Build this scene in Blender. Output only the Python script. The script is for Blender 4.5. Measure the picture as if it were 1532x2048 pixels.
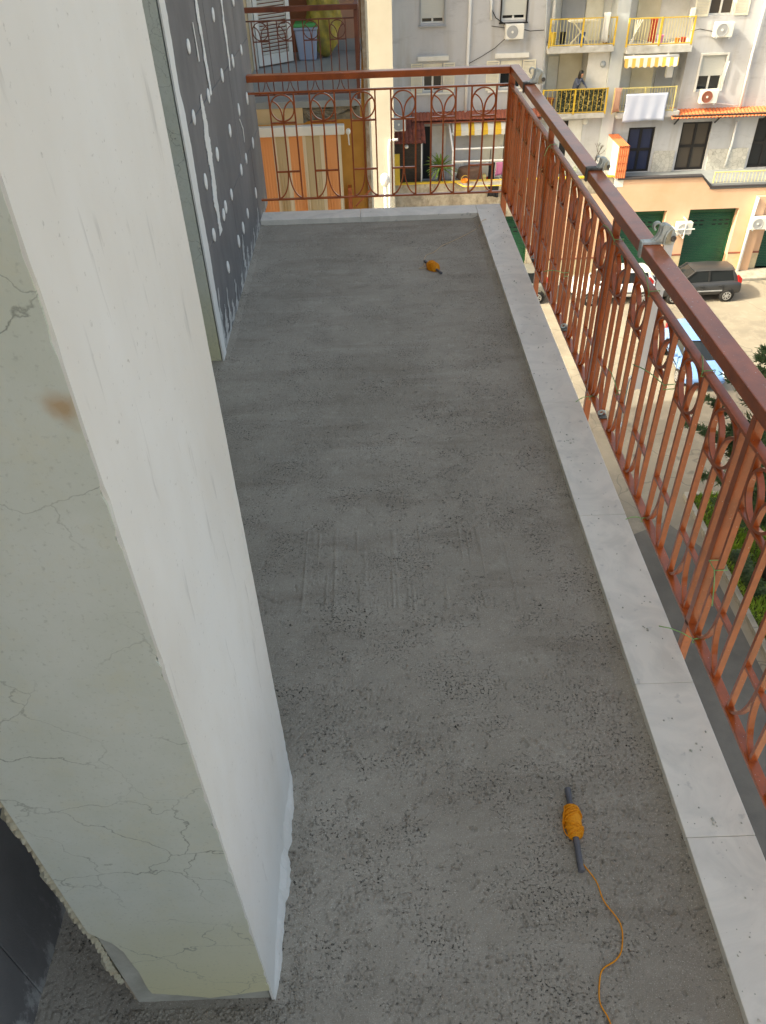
import bpy, bmesh, math, random
import numpy as np
from mathutils import Vector, Matrix
random.seed(7)
for o in list(bpy.data.objects): bpy.data.objects.remove(o)
scn = bpy.context.scene
COL = scn.collection
R = math.radians
# ------------------------------------------------------------------ camera
F_PX, PITCH, YAW, ROLL, CH = 1544.81, 0.69838, 0.00326, -0.03765, 2.07
PW, PH = 1532, 2048
fwd = Vector((-math.sin(YAW)*math.cos(PITCH), math.cos(YAW)*math.cos(PITCH), -math.sin(PITCH)))
rt0 = Vector((math.cos(YAW), math.sin(YAW), 0)); up0 = rt0.cross(fwd)
rt = rt0*math.cos(ROLL)+up0*math.sin(ROLL); up = -rt0*math.sin(ROLL)+up0*math.cos(ROLL)
EYE = Vector((0, 0, CH))
cam = bpy.data.cameras.new('Camera'); camo = bpy.data.objects.new('Camera', cam); COL.objects.link(camo)
m = Matrix((rt, up, -fwd)).transposed().to_4x4(); m.translation = EYE; camo.matrix_world = m
cam.sensor_fit = 'VERTICAL'; cam.sensor_height = 36; cam.lens = 36*F_PX/PH
cam.clip_start = .02; cam.clip_end = 600
scn.camera = camo
# ------------------------------------------------------------------ light
SUN_AZ, SUN_EL = R(12), R(39)          # sun travels towards +X, a little towards +Y
sd = Vector((math.cos(SUN_AZ)*math.cos(SUN_EL), math.sin(SUN_AZ)*math.cos(SUN_EL), -math.sin(SUN_EL)))
w = bpy.data.worlds.new('World'); scn.world = w; w.use_nodes = True
nt = w.node_tree; sky = nt.nodes.new('ShaderNodeTexSky'); sky.sky_type = 'NISHITA'; sky.sun_disc = False
sky.sun_elevation = SUN_EL; sky.sun_rotation = math.atan2(-sd.x, -sd.y)
sky.air_density = .9; sky.dust_density = 7.0; sky.ozone_density = 1.0
bg = nt.nodes['Background']; bg.inputs['Strength'].default_value = .15
nt.links.new(sky.outputs[0], bg.inputs['Color'])
sl = bpy.data.lights.new('Sun', 'SUN'); sl.energy = 2.0; sl.angle = R(.5); sl.color = (1, .975, .945)
so = bpy.data.objects.new('Sun', sl); COL.objects.link(so); so.rotation_euler = sd.to_track_quat('-Z', 'Y').to_euler()
so.location = (-10, 0, 30)
vs = scn.view_settings; vs.view_transform = 'Standard'; vs.look = 'None'; vs.exposure = 1.72; vs.gamma = 1
vs.use_white_balance = True; vs.white_balance_temperature = 8300; vs.white_balance_tint = 2

# ------------------------------------------------------------------ pixel -> place
def ray(px, py):
    return rt*((px-PW/2)/F_PX) - up*((py-PH/2)/F_PX) + fwd
def onY(px, py, y):
    d = ray(px, py); return EYE + d*(y/d.y)
def onX(px, py, x):
    d = ray(px, py); return EYE + d*(x/d.x)
def onZ(px, py, z):
    d = ray(px, py); return EYE + d*((z-CH)/d.z)

# ------------------------------------------------------------------ materials
def c(h):
    v = [int(h[i:i+2], 16)/255 for i in (0, 2, 4)]
    return tuple((x/12.92 if x <= .04045 else ((x+.055)/1.055)**2.4) for x in v)+(1,)
MATS = {}
class NT:
    def __init__(s, name):
        s.m = bpy.data.materials.new(name); s.m.use_nodes = True; s.t = s.m.node_tree
        s.b = s.t.nodes['Principled BSDF']; s.tc = s.n('ShaderNodeTexCoord'); s.co = s.tc.outputs['Object']
    def n(s, t, **k):
        x = s.t.nodes.new(t)
        for a, v in k.items(): setattr(x, a, v)
        return x
    def l(s, a, b): s.t.links.new(a, b)
    def noise(s, scale, detail=5, rough=.6, sc=None, dist=0):
        x = s.n('ShaderNodeTexNoise'); x.inputs['Scale'].default_value = scale; x.inputs['Detail'].default_value = detail
        x.inputs['Roughness'].default_value = rough; x.inputs['Distortion'].default_value = dist
        co = s.co
        if sc:
            mp = s.n('ShaderNodeMapping'); mp.inputs['Scale'].default_value = sc; s.l(co, mp.inputs[0]); co = mp.outputs[0]
        s.l(co, x.inputs['Vector']); return x.outputs['Fac']
    def ramp(s, fac, stops, interp='LINEAR'):
        r = s.n('ShaderNodeValToRGB'); r.color_ramp.interpolation = interp
        e = r.color_ramp.elements
        while len(e) < len(stops): e.new(.5)
        for el, (p, col) in zip(e, stops):
            el.position = p; el.color = col if len(col) == 4 else (col[0],)*3+(1,)
        s.l(fac, r.inputs[0]); return r.outputs[0]
    def mix(s, fac, a, b):
        x = s.n('ShaderNodeMix', data_type='RGBA')
        for sock, v in ((x.inputs[0], fac), (x.inputs[6], a), (x.inputs[7], b)):
            if hasattr(v, 'default_value') or hasattr(v, 'links'): s.l(v, sock)
            else: sock.default_value = v
        return x.outputs[2]
    def bump(s, h, strength=.3, dist=.01, prev=None):
        x = s.n('ShaderNodeBump'); x.inputs['Strength'].default_value = strength; x.inputs['Distance'].default_value = dist
        s.l(h, x.inputs['Height'])
        if prev: s.l(prev, x.inputs['Normal'])
        s.l(x.outputs[0], s.b.inputs['Normal']); return x.outputs[0]
    def base(s, v):
        if hasattr(v, 'links'): s.l(v, s.b.inputs['Base Color'])
        else: s.b.inputs['Base Color'].default_value = v
    def set(s, **k):
        for a, v in k.items(): s.b.inputs[a].default_value = v
def mat(name, col, rough=.6, col2=None, vs=3, bump=0, bs=40, metal=0, sc=None, lo=.35, hi=.65, spec=.5, coat=0):
    if name in MATS: return MATS[name]
    s = NT(name); s.set(Roughness=rough, Metallic=metal)
    s.b.inputs['Specular IOR Level'].default_value = spec
    if coat: s.b.inputs['Coat Weight'].default_value = coat
    if col2: s.base(s.mix(s.ramp(s.noise(vs, sc=sc), [(lo, (0,)), (hi, (1,))]), col, col2))
    else: s.base(col)
    if bump: s.bump(s.noise(bs), bump, .01)
    MATS[name] = s.m; return s.m
def custom(fn):
    s = NT(fn.__name__); fn(s); MATS[fn.__name__] = s.m; return s.m

def m_concrete(s):
    a = s.noise(1.6, 6, .6, dist=.4); b = s.noise(11, 7, .75); g = s.noise(330, 2, .6); sa = s.noise(620, 2, .5)
    k = s.mix(s.ramp(a, [(.36, (0,)), (.66, (1,))]), c('989083'), c('a9a194'))
    k = s.mix(s.ramp(b, [(.52, (0,)), (.78, (.8,))]), k, c('b9b1a4'))
    st = s.noise(2.0, 5, .6, sc=(.7, 3.4, 1), dist=.5); k = s.mix(s.ramp(st, [(.52, (0,)), (.70, (.42,))]), k, c('7a6f61'))
    s2 = s.noise(2.6, 5, .6, sc=(.6, 4.2, 1), dist=.8); k = s.mix(s.ramp(s2, [(.56, (0,)), (.72, (.3,))]), k, c('b9b2a7'))
    def gated(dm, d0, d1, cl, c0, c1, lo):
        f = s.n('ShaderNodeMath', operation='MULTIPLY'); s.l(s.ramp(dm, [(d0, (0,)), (d1, (1,))]), f.inputs[0]); s.l(s.ramp(cl, [(c0, (lo,)), (c1, (1,))]), f.inputs[1]); return f.outputs[0]
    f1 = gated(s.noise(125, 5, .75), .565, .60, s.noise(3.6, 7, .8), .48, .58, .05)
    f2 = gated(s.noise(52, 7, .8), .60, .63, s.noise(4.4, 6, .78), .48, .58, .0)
    k = s.mix(sa, k, s.mix(.5, k, c('6a6358'))) if False else k
    k = s.mix(s.ramp(g, [(.60, (0,)), (.70, (.75,))]), k, c('d8d0c3'))       # pale sand grains
    k = s.mix(s.ramp(sa, [(.60, (0,)), (.70, (.6,))]), k, c('5f574c'))       # dark sand grains
    k = s.mix(f1, k, c('2e2820')); k = s.mix(f2, k, c('241f19'))             # dark coarse aggregate in open trowel pits, with pit shade painted in
    s.base(k); s.set(Roughness=.88)
    ad = s.n('ShaderNodeMath', operation='MAXIMUM'); s.l(f1, ad.inputs[0]); s.l(f2, ad.inputs[1])
    p = s.bump(s.noise(190, 5, .75), .6, .004); p = s.bump(ad.outputs[0], .8, -.004, p); s.bump(s.noise(520, 3, .6), .6, .003, p)
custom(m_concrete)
def m_plaster(s):                                      # aged green-grey render with hairline cracks
    a = s.noise(3.2, 6, .65); b = s.noise(7, 7, .75); sp = s.noise(130, 3, .6)
    k = s.mix(s.ramp(a, [(.38, (0,)), (.62, (1,))]), c('dcdfd7'), c('d0d4c8'))
    k = s.mix(s.ramp(b, [(.5, (0,)), (.75, (.6,))]), k, c('dad6bd'))
    sx = s.n('ShaderNodeSeparateXYZ'); s.l(s.co, sx.inputs[0])
    yb = s.n('ShaderNodeMapRange'); yb.inputs[1].default_value = .6; yb.inputs[2].default_value = .08; s.l(sx.outputs[2], yb.inputs[0])
    k = s.mix(yb.outputs[0], k, c('dad5b2'))           # yellower undercoat showing at the foot
    mp = s.n('ShaderNodeMapping'); s.l(s.co, mp.inputs[0]); mp.inputs['Scale'].default_value = (5.2, 1, 6.2)
    nz = s.n('ShaderNodeTexNoise'); nz.inputs['Scale'].default_value = 3.0; nz.inputs['Detail'].default_value = 5; s.l(mp.outputs[0], nz.inputs['Vector'])
    ad = s.n('ShaderNodeVectorMath', operation='MULTIPLY_ADD'); s.l(nz.outputs['Color'], ad.inputs[0]); ad.inputs[1].default_value = (.55, .55, .55); s.l(mp.outputs[0], ad.inputs[2])
    vo = s.n('ShaderNodeTexVoronoi', feature='DISTANCE_TO_EDGE'); vo.inputs['Scale'].default_value = 1.0; s.l(ad.outputs[0], vo.inputs['Vector'])
    fade = s.ramp(s.noise(3.3, 2, .5), [(.4, (0,)), (.58, (1,))])
    cr = s.ramp(vo.outputs['Distance'], [(.0, (.85,)), (.010, (0,))])
    f = s.n('ShaderNodeMath', operation='MULTIPLY'); s.l(cr, f.inputs[0]); s.l(fade, f.inputs[1])
    k = s.mix(f.outputs[0], k, c('878a80'))
    k = s.mix(s.ramp(sp, [(.58, (0,)), (.72, (.4,))]), k, c('a6a99d'))
    rp = onY(128, 816, .666)-Vector((-.635, .666, 0)); rn = s.n('ShaderNodeVectorMath', operation='MULTIPLY_ADD'); nn_ = s.n('ShaderNodeTexNoise'); nn_.inputs['Scale'].default_value = 30; s.l(s.co, nn_.inputs['Vector'])
    s.l(nn_.outputs['Color'], rn.inputs[0]); rn.inputs[1].default_value = (.03,)*3; s.l(s.co, rn.inputs[2])
    ds = s.n('ShaderNodeVectorMath', operation='DISTANCE'); s.l(rn.outputs[0], ds.inputs[0]); ds.inputs[1].default_value = tuple(rp+Vector((.015,)*3))
    k = s.mix(s.ramp(ds.outputs['Value'], [(.008, (.7,)), (.026, (0,))]), k, c('b98a4e'))
    rust = s.ramp(s.noise(2.6, 3, .5), [(.68, (0,)), (.78, (.6,))]); k = s.mix(rust, k, c('c2a77e'))
    s.base(k); s.set(Roughness=.8); p = s.bump(s.noise(30, 5, .7), .12, .004); s.bump(f.outputs[0], -.25 if False else .2, -.002, p)
custom(m_plaster)
def m_white_coat(s):                                   # trowelled white base coat
    a = s.noise(2.2, 5, .6, sc=(1, 1, .5)); sp = s.noise(90, 3, .6); st = s.noise(9, 4, .6, sc=(1, 2.5, .35))
    k = s.mix(s.ramp(a, [(.4, (0,)), (.65, (1,))]), c('eeedea'), c('e4e0d9'))
    k = s.mix(s.ramp(st, [(.62, (0,)), (.74, (.6,))]), k, c('a5a39f'))
    k = s.mix(s.ramp(sp, [(.66, (0,)), (.74, (.5,))]), k, c('a8a49d'))
    s.base(k); s.set(Roughness=.7); s.bump(s.noise(18, 5, .6, sc=(1, 1, .4)), .18, .004)
custom(m_white_coat)
def m_eps(s):                                          # graphite insulation board
    a = s.noise(3, 6, .65, sc=(1, 1, .5)); b = s.noise(240, 2, .5); st = s.noise(7, 5, .7, sc=(1, 3, .5))
    k = s.mix(s.ramp(a, [(.4, (0,)), (.65, (1,))]), c('6b696a'), c('7d7b7b'))
    k = s.mix(s.ramp(st, [(.62, (0,)), (.8, (.6,))]), k, c('98979a'))
    k = s.mix(s.ramp(b, [(.62, (0,)), (.75, (.4,))]), k, c('77777c'))
    sx = s.n('ShaderNodeSeparateXYZ'); s.l(s.co, sx.inputs[0])
    mr = s.n('ShaderNodeMapRange'); mr.inputs[1].default_value = .34; mr.inputs[2].default_value = -.02; mr.inputs[4].default_value = .42; s.l(sx.outputs[2], mr.inputs[0])
    sm = s.n('ShaderNodeMath', operation='ADD'); s.l(mr.outputs[0], sm.inputs[0]); s.l(s.noise(5, 8, .75, sc=(1, 3.2, 1.1)), sm.inputs[1])
    k = s.mix(s.ramp(sm.outputs[0], [(.84, (0,)), (.94, (.7,))]), k, c('b5b5b4'))  # cement smears at the foot
    s.base(k); s.set(Roughness=.75); s.bump(b, .25, .003)
custom(m_eps)
def m_marble(s):
    a = s.noise(5, 7, .6, dist=1.5); sp = s.noise(70, 3, .6)
    k = s.mix(s.ramp(a, [(.42, (0,)), (.62, (1,))]), c('ece7dd'), c('ddd9d0'))
    k = s.mix(s.ramp(s.noise(22, 3, .5), [(.66, (0,)), (.72, (.5,))]), k, c('aeada9'))
    k = s.mix(s.ramp(sp, [(.72, (0,)), (.76, (.8,))]), k, c('827f78'))
    s.base(k); s.set(Roughness=.45); s.bump(sp, .06, .002)
custom(m_marble)
def m_rail(s):                                         # rust-red enamel
    a = s.noise(9, 5, .6); sp = s.noise(160, 2, .5)
    k = s.mix(s.ramp(a, [(.4, (0,)), (.65, (1,))]), c('bc5a26'), c('9c4a20'))
    k = s.mix(s.ramp(sp, [(.72, (0,)), (.75, (.8,))]), k, c('c9c4bb'))
    k = s.mix(s.ramp(s.noise(5.5, 4, .6), [(.66, (0,)), (.72, (.4,))]), k, c('b59a8a'))
    k = s.mix(s.ramp(s.noise(24, 5, .7), [(.62, (0,)), (.72, (.6,))]), k, c('6e3a22'))
    s.base(k); s.set(Roughness=.33); s.b.inputs['Coat Weight'].default_value = .5; s.b.inputs['Coat Roughness'].default_value = .16; s.bump(s.noise(60, 3, .5), .05, .002)
custom(m_rail)
def m_rail_old(s):
    k = s.mix(s.ramp(s.noise(9, 5, .6), [(.4, (0,)), (.65, (1,))]), c('6d3a2b'), c('54291f'))
    s.base(k); s.set(Roughness=.5)
custom(m_rail_old)
def m_facade(s):
    a = s.noise(.25, 6, .65, sc=(1, 1, .6)); st = s.noise(.7, 6, .7, sc=(1, 1, 3)); dr = s.noise(1.2, 5, .6, sc=(1.6, 1, .15))
    k = s.mix(s.ramp(a, [(.38, (0,)), (.64, (1,))]), c('c6c8cc'), c('b3b6bb'))
    k = s.mix(s.ramp(st, [(.54, (0,)), (.72, (.55,))]), k, c('8f9095'))
    k = s.mix(s.ramp(dr, [(.52, (0,)), (.70, (.45,))]), k, c('a39d92'))
    s.base(k); s.set(Roughness=.85); s.bump(s.noise(12, 5), .1, .01)
custom(m_facade)
def m_street(s):
    a = s.noise(.22, 7, .6, dist=.6); b = s.noise(2.2, 6, .7); g = s.noise(40, 3, .6)
    k = s.mix(s.ramp(a, [(.4, (0,)), (.62, (1,))]), c('8f887b'), c('7d776d'))
    k = s.mix(s.ramp(b, [(.5, (0,)), (.75, (.7,))]), k, c('9f978a'))
    vo = s.n('ShaderNodeTexVoronoi', feature='DISTANCE_TO_EDGE'); vo.inputs['Scale'].default_value = .23
    ad = s.n('ShaderNodeVectorMath', operation='MULTIPLY_ADD'); nz = s.n('ShaderNodeTexNoise'); nz.inputs['Scale'].default_value = .8; s.l(s.co, nz.inputs['Vector'])
    s.l(nz.outputs['Color'], ad.inputs[0]); ad.inputs[1].default_value = (1.6,)*3; s.l(s.co, ad.inputs[2]); s.l(ad.outputs[0], vo.inputs['Vector'])
    k = s.mix(s.ramp(vo.outputs['Distance'], [(0, (.7,)), (.008, (0,))]), k, c('5d5a54'))
    k = s.mix(s.ramp(g, [(.6, (0,)), (.75, (.3,))]), k, c('6e6a62'))
    s.base(k); s.set(Roughness=.9); s.bump(g, .2, .01)
custom(m_street)
def m_stain(s):                                        # damp-stained garden parapet
    k = s.mix(s.ramp(s.noise(1.3, 6, .7), [(.4, (0,)), (.6, (1,))]), c('b9b1a1'), c('8d8578'))
    k = s.mix(s.ramp(s.noise(3, 5, .7, sc=(1, 1, .35)), [(.52, (0,)), (.68, (.8,))]), k, c('5c5448'))
    s.base(k); s.set(Roughness=.9)
custom(m_stain)
def m_stone(s):                                        # crazy-paved stone dado
    vo = s.n('ShaderNodeTexVoronoi', feature='DISTANCE_TO_EDGE'); vo.inputs['Scale'].default_value = 5.5; s.l(s.co, vo.inputs['Vector'])
    v2 = s.n('ShaderNodeTexVoronoi'); v2.inputs['Scale'].default_value = 5.5; s.l(s.co, v2.inputs['Vector'])
    k = s.mix(v2.outputs['Color'], c('b5b5ae'), c('cfcdc6')); k = s.mix(s.ramp(vo.outputs['Distance'], [(0, (1,)), (.05, (0,))]), k, c('9c9a94'))
    s.base(k); s.set(Roughness=.85)
custom(m_stone)
def stripes(name, stops, axis=0, lo=0, hi=1, period=None, rough=.8):
    s = NT(name); sx = s.n('ShaderNodeSeparateXYZ'); s.l(s.co, sx.inputs[0]); o = sx.outputs[axis]
    if period:
        d = s.n('ShaderNodeMath', operation='DIVIDE'); s.l(o, d.inputs[0]); d.inputs[1].default_value = period
        f = s.n('ShaderNodeMath', operation='FRACT'); s.l(d.outputs[0], f.inputs[0]); fac = f.outputs[0]
    else:
        mr = s.n('ShaderNodeMapRange'); mr.inputs[1].default_value = lo; mr.inputs[2].default_value = hi; s.l(o, mr.inputs[0]); fac = mr.outputs[0]
    s.base(s.ramp(fac, stops, 'CONSTANT')); s.set(Roughness=rough); MATS[name] = s.m; return s.m
def m_camo(s):
    v = s.n('ShaderNodeTexVoronoi'); v.inputs['Scale'].default_value = 16; s.l(s.co, v.inputs['Vector'])
    k = s.ramp(v.outputs['Color'], [(0, c('20261c')), (.38, c('394130')), (.6, c('6d6a48')), (.78, c('a59a6c')), (.9, c('14160f'))], 'CONSTANT'); s.base(k); s.set(Roughness=.9)
custom(m_camo)
def m_bark(s):
    s.base(s.mix(s.noise(12, 6, .7, sc=(1, 1, .3)), c('2c241e'), c('54473b'))); s.set(Roughness=.95); s.bump(s.noise(20, 5, .7, sc=(1, 1, .25)), .6, .03)
custom(m_bark)
def m_needle(s):
    s.base(s.mix(s.ramp(s.noise(2.5, 3, .6), [(.35, (0,)), (.65, (1,))]), c('2f4326'), c('4b6236'))); s.set(Roughness=.6)
custom(m_needle)
def m_grass(s):
    s.base(s.mix(s.ramp(s.noise(1.1, 4, .6), [(.35, (0,)), (.65, (1,))]), c('6a8c30'), c('9dba48'))); s.set(Roughness=.6)
custom(m_grass)
def m_soil(s):
    s.base(s.mix(s.ramp(s.noise(1.3, 5, .6), [(.4, (0,)), (.6, (1,))]), c('3f4a22'), c('55452f'))); s.set(Roughness=.95); s.bump(s.noise(14, 5), .6, .05)
custom(m_soil)
def m_tile(s):
    s.base(s.mix(s.noise(6, 4, .6), c('c4623c'), c('d98358'))); s.set(Roughness=.75)
custom(m_tile)
mat('m_tile_old', c('8a4a3a'), .8, c('5a2f2a'), 5)
mat('m_grey_core', c('c8c6bc'), .85, c('a5a398'), 9, .4, 60)
mat('m_smear', c('d2d1ce'), .85, c('a9a8a6'), 30, .3, 60)
mat('m_foam', c('cfcab4'), .8, c('b3a68c'), 18, .5, 60)
mat('m_string', c('f5a21b'), .7, c('e08a12'), 200)
mat('m_string_pale', c('d9bb96'), .8)
mat('m_rod', c('54545a'), .55, c('67676e'), 30, .2, 60)
mat('m_wire', c('8cba72'), .45)
mat('m_cast', c('dde1dd'), .5, c('b0b3aa'), 30, .2, 90)
mat('m_cast_dark', c('4a4744'), .6, c('7a746b'), 40)
mat('m_cream', c('c0bdb2'), .85, c('b4b1a5'), .6)
mat('m_peach', c('d9b79d'), .85, c('d1aa8c'), .5, .1, 8)
mat('m_green_door', c('1d5a3a'), .45, c('164a30'), .8)
mat('m_dado', c('cbbd9f'), .85, c('b5a788'), 2)
mat('m_brown_line', c('8d5546'), .8)
mat('m_dark_cap', c('3c3a3e'), .7)
mat('m_white', c('e8e8e4'), .5, c('dcdcd6'), 3)
mat('m_white_metal', c('e9ebec'), .4)
mat('m_offwhite', c('e6e3d4'), .6, c('dad6c4'), 3)
mat('m_beige_door', c('e0d9c0'), .6, c('d6ceb2'), 2)
mat('m_roller', c('c9ccc8'), .6)
mat('m_yellow', c('d8b944'), .5, c('c8a63a'), 4)
mat('m_yellow_pale', c('d8cc8a'), .5)
mat('m_dark', c('1b1d20'), .6)
mat('m_glass', c('23282c'), .12)
mat('m_navy', c('2a3350'), .35)
mat('m_frame_dark', c('1c1a1c'), .5)
mat('m_brown_glass', c('4b443d'), .4)
mat('m_grey_room', c('a9adb1'), .85, c('9a9ea3'), .8)
mat('m_slab', c('c4c6c6'), .85, c('a6a6a2'), 2.5, .2, 15)
mat('m_pier', c('d6dcdf'), .85, c('bcc4c9'), .8, sc=(1, 1, .3))
mat('m_ochre', c('c9974c'), .85, c('b98640'), 2)
mat('m_pink', c('c09a88'), .85, c('b58d7b'), 2)
mat('m_terracotta', c('9a6242'), .85, c('8b563a'), 2)
mat('m_beige_wall', c('cbb591'), .85, c('bda37c'), 3)
mat('m_peel', c('c2b6a4'), .9, c('96806a'), 8, .3, 20)
mat('m_rough_concrete', c('8d8474'), .95, c('6b6355'), 9, 1, 30)
mat('m_tile_floor', c('8f9598'), .45, c('848a8e'), 4)
mat('m_bin_blue', c('a9b7d2'), .45)
mat('m_bin_green', c('3f9a55'), .45)
mat('m_bag', c('bcab4a'), .3, c('86804a'), 9, .5, 14)
mat('m_tyre', c('1a1a1b'), .8)
mat('m_rim', c('b9bcc0'), .3, metal=.6)
mat('m_car_black', c('323438'), .4, coat=.25)
mat('m_car_white', c('e4e6e6'), .3, coat=.5)
mat('m_car_blue', c('6f98d0'), .28, coat=.6)
mat('m_car_grey', c('6e706c'), .3, coat=.5)
mat('m_car_trim', c('232426'), .6)
mat('m_lamp_red', c('b01d22'), .25)
mat('m_lamp_clear', c('d5d8da'), .15)
mat('m_kerb', c('a8a49a'), .9, c('8f8b82'), 4)
mat('m_asphalt_patch', c('6e6b66'), .9, c('5b5956'), .8, .3, 40)
mat('m_skin', c('b98a70'), .6)
mat('m_hair', c('15120f'), .5)
mat('m_cloth_slate', c('4d566b'), .85)
mat('m_sheet', c('c3cfe8'), .8)
mat('m_brown_cover', c('7d6253'), .8, c('6a5144'), 6)
mat('m_pink_cloth', c('e08ab8'), .8)
mat('m_black_cloth', c('1d1d22'), .85)
mat('m_red', c('b5342b'), .6)
mat('m_orange', c('e08a2a'), .6)
mat('m_blue', c('3f66a8'), .6)
mat('m_palm', c('5c7a35'), .55, c('7d9446'), 6)
mat('m_dark_wood', c('3b322c'), .7, c('2a2420'), 4)
mat('m_tile_shaded', c('a05c48'), .8, c('8a4c3c'), 2)  # orange clay tile tone darkened for shade
mat('m_grey_pole', c('a9b1b8'), .5)
stripes('m_awn_orange', [(0, c('e79d66')), (.18, c('dccdb2')), (.225, c('c4b08c')), (.33, c('dccdb2')), (.38, c('e79d66')), (.54, c('dccdb2')), (.58, c('c4b08c')), (.75, c('dccdb2')), (.79, c('e79d66')), (.955, c('dccdb2'))], 0, -1.37, -.37)
stripes('m_awn_yellow', [(0, c('e3b93e')), (.45, c('d8d8d2'))], 0, period=.62)
stripes('m_awn_yellow2', [(0, c('e8b964')), (.48, c('e4e2da'))], 0, period=.335)

# ------------------------------------------------------------------ mesh helpers
class MB:
    def __init__(s): s.v = []; s.f = []
    def box(s, x0, x1, y0, y1, z0, z1):
        i = len(s.v); s.v += [(x, y, z) for z in (z0, z1) for x, y in ((x0, y0), (x1, y0), (x1, y1), (x0, y1))]
        s.f += [(i+a, i+b, i+d, i+e) for a, b, d, e in ((3, 2, 1, 0), (4, 5, 6, 7), (0, 1, 5, 4), (1, 2, 6, 5), (2, 3, 7, 6), (3, 0, 4, 7))]
        return s
    def quad(s, *p):
        i = len(s.v); s.v += [tuple(q) for q in p]; s.f.append(tuple(range(i, i+len(p)))); return s
    def tube(s, pts, r, n=6, cap=True):
        pts = [Vector(p) for p in pts]; base = len(s.v); k = len(pts)
        rr = r if isinstance(r, (list, tuple)) else [r]*k
        ref = None
        for j, p in enumerate(pts):
            t = (pts[min(j+1, k-1)]-pts[max(j-1, 0)]).normalized()
            if ref is None: ref = t.orthogonal().normalized()
            ref = (ref - t*ref.dot(t)).normalized(); b = t.cross(ref)
            s.v += [tuple(p+(ref*math.cos(a)+b*math.sin(a))*rr[j]) for a in (2*math.pi*q/n for q in range(n))]
        for j in range(k-1):
            for q in range(n):
                a = base+j*n+q; b2 = base+j*n+(q+1) % n; s.f.append((a, b2, b2+n, a+n))
        if cap: s.f.append(tuple(base+q for q in reversed(range(n)))); s.f.append(tuple(base+(k-1)*n+q for q in range(n)))
        return s
    def bar(s, p, q, w, h, upv=(0, 0, 1)):             # rectangular bar between two points
        p = Vector(p); q = Vector(q); t = (q-p).normalized(); u = Vector(upv)
        if abs(t.dot(u)) > .95: u = Vector((0, 1, 0))
        a = t.cross(u).normalized(); b = a.cross(t)
        i = len(s.v)
        for e in (p, q): s.v += [tuple(e+a*sx*w/2+b*sy*h/2) for sx, sy in ((-1, -1), (1, -1), (1, 1), (-1, 1))]
        s.f += [tuple(i+x for x in g) for g in ((3, 2, 1, 0), (4, 5, 6, 7), (0, 1, 5, 4), (1, 2, 6, 5), (2, 3, 7, 6), (3, 0, 4, 7))]
        return s
    def ribbon(s, pts, t, d, closed=False):            # flat bar bent in the local XZ plane, thickness t, depth d along Y
        k = len(pts); i = len(s.v)
        for j, (x, z) in enumerate(pts):
            if closed: a, b = pts[j-1], pts[(j+1) % k]
            else: a, b = pts[max(j-1, 0)], pts[min(j+1, k-1)]
            dx, dz = b[0]-a[0], b[1]-a[1]; L = math.hypot(dx, dz) or 1; nx, nz = -dz/L*t/2, dx/L*t/2
            s.v += [(x-nx, -d/2, z-nz), (x+nx, -d/2, z+nz), (x+nx, d/2, z+nz), (x-nx, d/2, z-nz)]
        for j in range(k if closed else k-1):
            a = i+4*j; b = i+4*((j+1) % k)
            for q in range(4): s.f.append((a+q, a+(q+1) % 4, b+(q+1) % 4, b+q))
        if not closed: s.f += [(i, i+1, i+2, i+3), (i+4*k-1, i+4*k-2, i+4*k-3, i+4*k-4)]
        return s
    def prism(s, poly, y0, y1):                        # polygon in XZ pushed along Y
        i = len(s.v); k = len(poly)
        s.v += [(x, y0, z) for x, z in poly]+[(x, y1, z) for x, z in poly]
        s.f.append(tuple(i+j for j in range(k))); s.f.append(tuple(i+k+j for j in reversed(range(k))))
        for j in range(k): s.f.append((i+j, i+k+j, i+k+(j+1) % k, i+(j+1) % k))
        return s
    def lathe(s, prof, n=16, o=(0, 0, 0), axis='z', ring=False):
        i = len(s.v); k = len(prof)
        for r, z in prof:
            for q in range(n):
                a = 2*math.pi*q/n; x, y = r*math.cos(a), r*math.sin(a)
                p = (x, y, z) if axis == 'z' else (x, -z, y) if axis == 'y' else (z, x, y)
                s.v.append((o[0]+p[0], o[1]+p[1], o[2]+p[2]))
        for j in range(k-1):
            for q in range(n):
                a = i+j*n+q; b = i+j*n+(q+1) % n; s.f.append((a, b, b+n, a+n))
        if ring: s.f += [(i+(k-1)*n+q, i+(k-1)*n+(q+1) % n, i+(q+1) % n, i+q) for q in range(n)]
        else: s.f.append(tuple(i+q for q in reversed(range(n)))); s.f.append(tuple(i+(k-1)*n+q for q in range(n)))
        return s
    weld = False
    def mesh(s, name, smooth=False):
        me = bpy.data.meshes.new(name); me.from_pydata(s.v, [], s.f); me.update()
        bm = bmesh.new(); bm.from_mesh(me)
        if s.weld: bmesh.ops.remove_doubles(bm, verts=bm.verts, dist=1e-6)
        bmesh.ops.recalc_face_normals(bm, faces=bm.faces); bm.to_mesh(me); bm.free()
        if smooth:
            for p in me.polygons: p.use_smooth = True
        return me
def tri_prism(poly, y0, y1):
    me = MB().prism(poly, y0, y1).mesh('t'); bm = bmesh.new(); bm.from_mesh(me)
    bmesh.ops.triangulate(bm, faces=[f for f in bm.faces if len(f.verts) > 4]); bm.to_mesh(me); bm.free(); return me
def sn1(t, seed, oct=3):                               # smooth 1-D noise, about -1..1
    v = 0; amp = 1; tot = 0
    for k in range(oct):
        x = t*2**k; i = math.floor(x); f = x-i; f = f*f*(3-2*f)
        h_ = lambda j: (math.sin((j*12.9898+seed*78.233+k*37.7))*43758.5453) % 1
        v += amp*((h_(i)*(1-f)+h_(i+1)*f)*2-1); tot += amp; amp *= .55
    return v/tot*1.6
def wloc(o):
    v = Vector((0, 0, 0))
    while o: v += o.location; o = o.parent
    return v
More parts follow.
